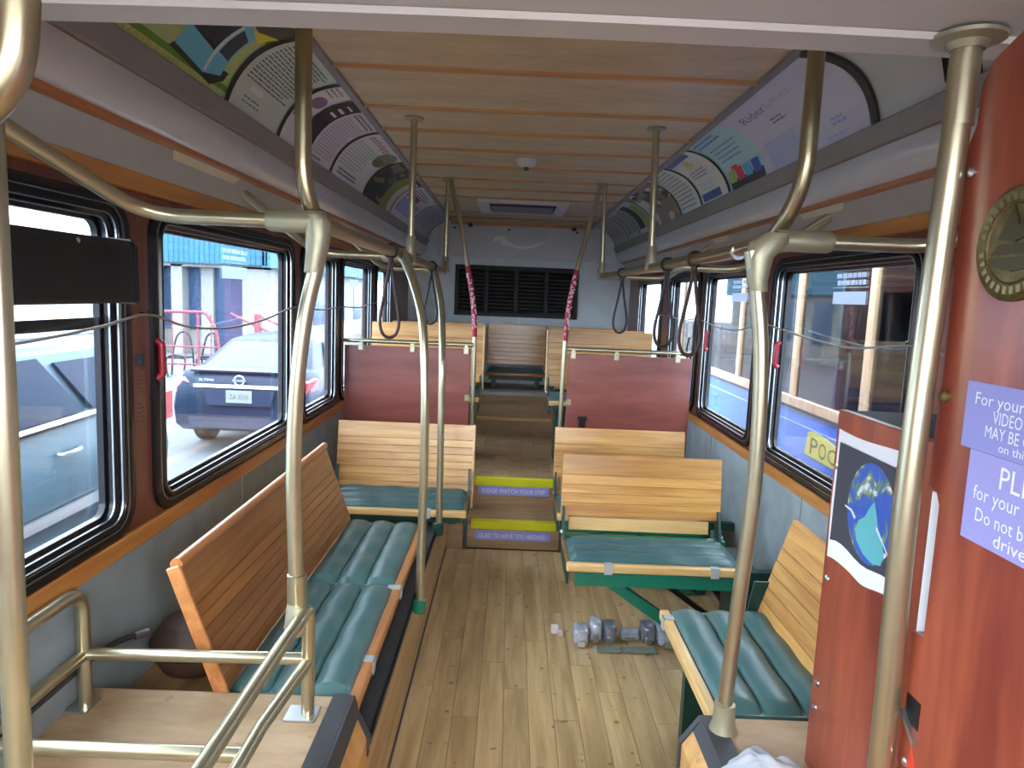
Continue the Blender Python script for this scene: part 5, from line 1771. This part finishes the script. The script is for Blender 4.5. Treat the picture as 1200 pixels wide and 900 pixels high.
for i, x in enumerate((-7.75, -7.05)):
    t = thing('cafe_chair', ('left' if i == 0 else 'right') + ' black wire chair behind the red railing', 'chair', (x, 16.8, GZ), 0, 'wire chairs behind the railing')
    obj('back_hoop', MB().tube(spline([(x - 0.26, 16.8, GZ), (x - 0.22, 16.8, -0.1), (x - 0.12, 16.85, 0.32), (x + 0.12, 16.85, 0.34), (x + 0.24, 16.8, -0.05), (x + 0.28, 16.8, GZ)], 6), 0.022, 8), BLACK, t, smooth=True)
    obj('front_legs', MB().tube(spline([(x - 0.16, 16.4, GZ), (x - 0.2, 16.45, -0.2), (x + 0.2, 16.45, -0.2), (x + 0.18, 16.4, GZ)], 6), 0.02, 8), BLACK, t, smooth=True)
    obj('seat', MB().box(x - 0.22, x + 0.22, 16.42, 16.85, -0.22, -0.19), BLACK, t)

# blue trolley parked on the right
BLUE = plain('trolley_blue', srgb(8, 104, 226), 0.3, 0, coat=0.5, vary=0.05)
TAN = wood('trolley_tan_z', srgb(184, 152, 120), srgb(212, 182, 150), 'Z', 8, 0.5, 0.05)
DARKG = glass('trolley_glass', (0.42, 0.5, 0.62), 0.12)
tr = thing('trolley_bus', 'blue trolley bus with tan window posts parked beside the right windows', 'bus', (3.6, 6, GZ))
TX = 2.40
obj('lower_body', MB().box(TX, TX + 2.3, 1.6, 10.0, GZ + 0.25, 0.735), BLUE, tr, 0.01)
obj('window_rail', MB().box(TX - 0.015, TX + 0.06, 1.6, 10.0, 0.735, 0.815), TAN, tr, 0.004)
obj('drip_edge', MB().box(TX - 0.02, TX + 0.02, 1.6, 10.0, 0.715, 0.737), RUBBER, tr)
for y in (1.9, 3.45, 4.68, 5.88, 7.34, 8.7, 9.92):
    obj('window_post', MB().box(TX - 0.01, TX + 0.05, y, y + 0.085, 0.815, 2.05), TAN, tr, 0.004)
obj('header', MB().box(TX - 0.02, TX + 0.06, 1.6, 10.0, 2.0, 2.08), plain('trolley_header', srgb(60, 70, 92), 0.5), tr)
obj('roof', MB().prism([(TX - 0.03, 2.08), (TX + 0.15, 2.3), (TX + 0.5, 2.42), (TX + 1.8, 2.42), (TX + 2.15, 2.3), (TX + 2.33, 2.08)], lambda a, b, d: (a, d, b), 1.55, 10.05), plain('trolley_roof', srgb(120, 124, 130), 0.6), tr)
ys = (1.985, 3.45, 3.535, 4.68, 4.765, 5.88, 5.965, 7.34, 7.425, 8.7, 8.785, 9.92)
for k in range(0, len(ys), 2):
    obj('pane', MB().box(TX + 0.015, TX + 0.02, ys[k], ys[k + 1], 0.815, 2.05), DARKG, tr)
TDK = plain('trolley_inside', srgb(50, 56, 70), 0.7)
obj('far_wall', MB().box(TX + 2.25, TX + 2.3, 1.6, 10.0, 0.735, 1.0).box(TX + 2.25, TX + 2.3, 1.6, 10, 1.75, 2.08).box(TX + 2.25, TX + 2.3, 1.6, 5.9, 1.0, 1.75), TDK, tr)
obj('far_post', MB().box(TX + 2.24, TX + 2.31, 7.3, 7.4, 1.0, 1.75).box(TX + 2.24, TX + 2.31, 8.7, 8.8, 1.0, 1.75), TDK, tr)
obj('end_wall', MB().box(TX + 0.06, TX + 2.3, 1.6, 1.66, 0.735, 2.08).box(TX + 0.06, TX + 2.3, 9.94, 10.0, 0.735, 2.08), TDK, tr)
for y in (3.2, 4.3, 5.4, 6.5):
    for j in range(6):
        obj('seat_slat', MB().box(TX + 1.1, TX + 2.0, y, y + 0.02, 0.92 + j * 0.06, 0.97 + j * 0.06), plain('trolley_seat', srgb(130, 112, 88), 0.5), tr)
obj('stripe', MB().box(TX - 0.004, TX, 1.6, 10.0, 0.600, 0.610), flat(srgb(170, 190, 220)), tr)
pts = [(5.56, 0.40), (5.52, 0.585), (5.41, 0.60), (5.21, 0.585), (4.86, 0.53), (4.56, 0.47), (4.36, 0.38)]
mb = MB()
mb.prism(pts, lambda a, b, d: (d, a, b), TX - 0.006, TX)
lg = obj('name_panel', mb, flat(srgb(206, 200, 110)), tr, label='yellow name panel lettered POCONO')
p = Print(lambda u, v, l: (TX - 0.0065 - l, 5.48 - u, v))
for i, ch in enumerate('POCONO'):
    p.text(ch, 0.02 + i * 0.155, 0.42 + 0.0 * i, 0.13, 0.14 - 0.012 * i, (70, 88, 60))
p.build('panel_lettering', lg)
for y in (2.8, 8.6):
    for x in (TX + 0.12, TX + 2.18):
        obj('wheel', MB().lathe([(0.12, -0.11), (0.42, -0.11), (0.44, 0), (0.42, 0.11), (0.12, 0.11)], (x, y, GZ + 0.44), 20, 'X'), TIRE, tr, smooth=True)

# shrubs beyond the trolley
LEAF = plain('hedge_leaf', srgb(56, 92, 60), 0.7, bump=0.6, bscale=6, vary=0.4, vscale=4)
for i, y in enumerate((6.0, 9.2, 12.4)):
    t = thing('shrub', ('nearest', 'middle', 'farthest')[i] + ' of the dark green shrubs beyond the blue trolley', 'shrub', (7.2, y, GZ), 0, 'shrubs beyond the trolley')
    me = MB()
    rnd = random.Random(i)
    for k in range(500):
        a, e = rnd.uniform(0, 6.283), rnd.uniform(-0.4, 1.5)
        r = rnd.uniform(0.75, 1.0)
        c0 = Vector((7.2 + 1.2 * r * math.cos(a) * math.cos(e), y + 1.3 * r * math.sin(a) * math.cos(e), GZ + 1.1 + 1.7 * r * math.sin(e)))
        dx_, dz_ = Vector((rnd.uniform(-1, 1), rnd.uniform(-1, 1), rnd.uniform(-1, 1))).normalized() * 0.16, Vector((rnd.uniform(-1, 1), rnd.uniform(-1, 1), rnd.uniform(-1, 1))).normalized() * 0.12
        me.add([c0 - dx_, c0 + dz_, c0 + dx_, c0 - dz_], [(0, 1, 2, 3)])
    obj('foliage', me, LEAF, t, kind='stuff')
    obj('stem', MB().tube([(7.2, y, GZ), (7.2, y, GZ + 1.4)], 0.06, 8), plain('shrub_stem', srgb(80, 64, 48), 0.8), t)
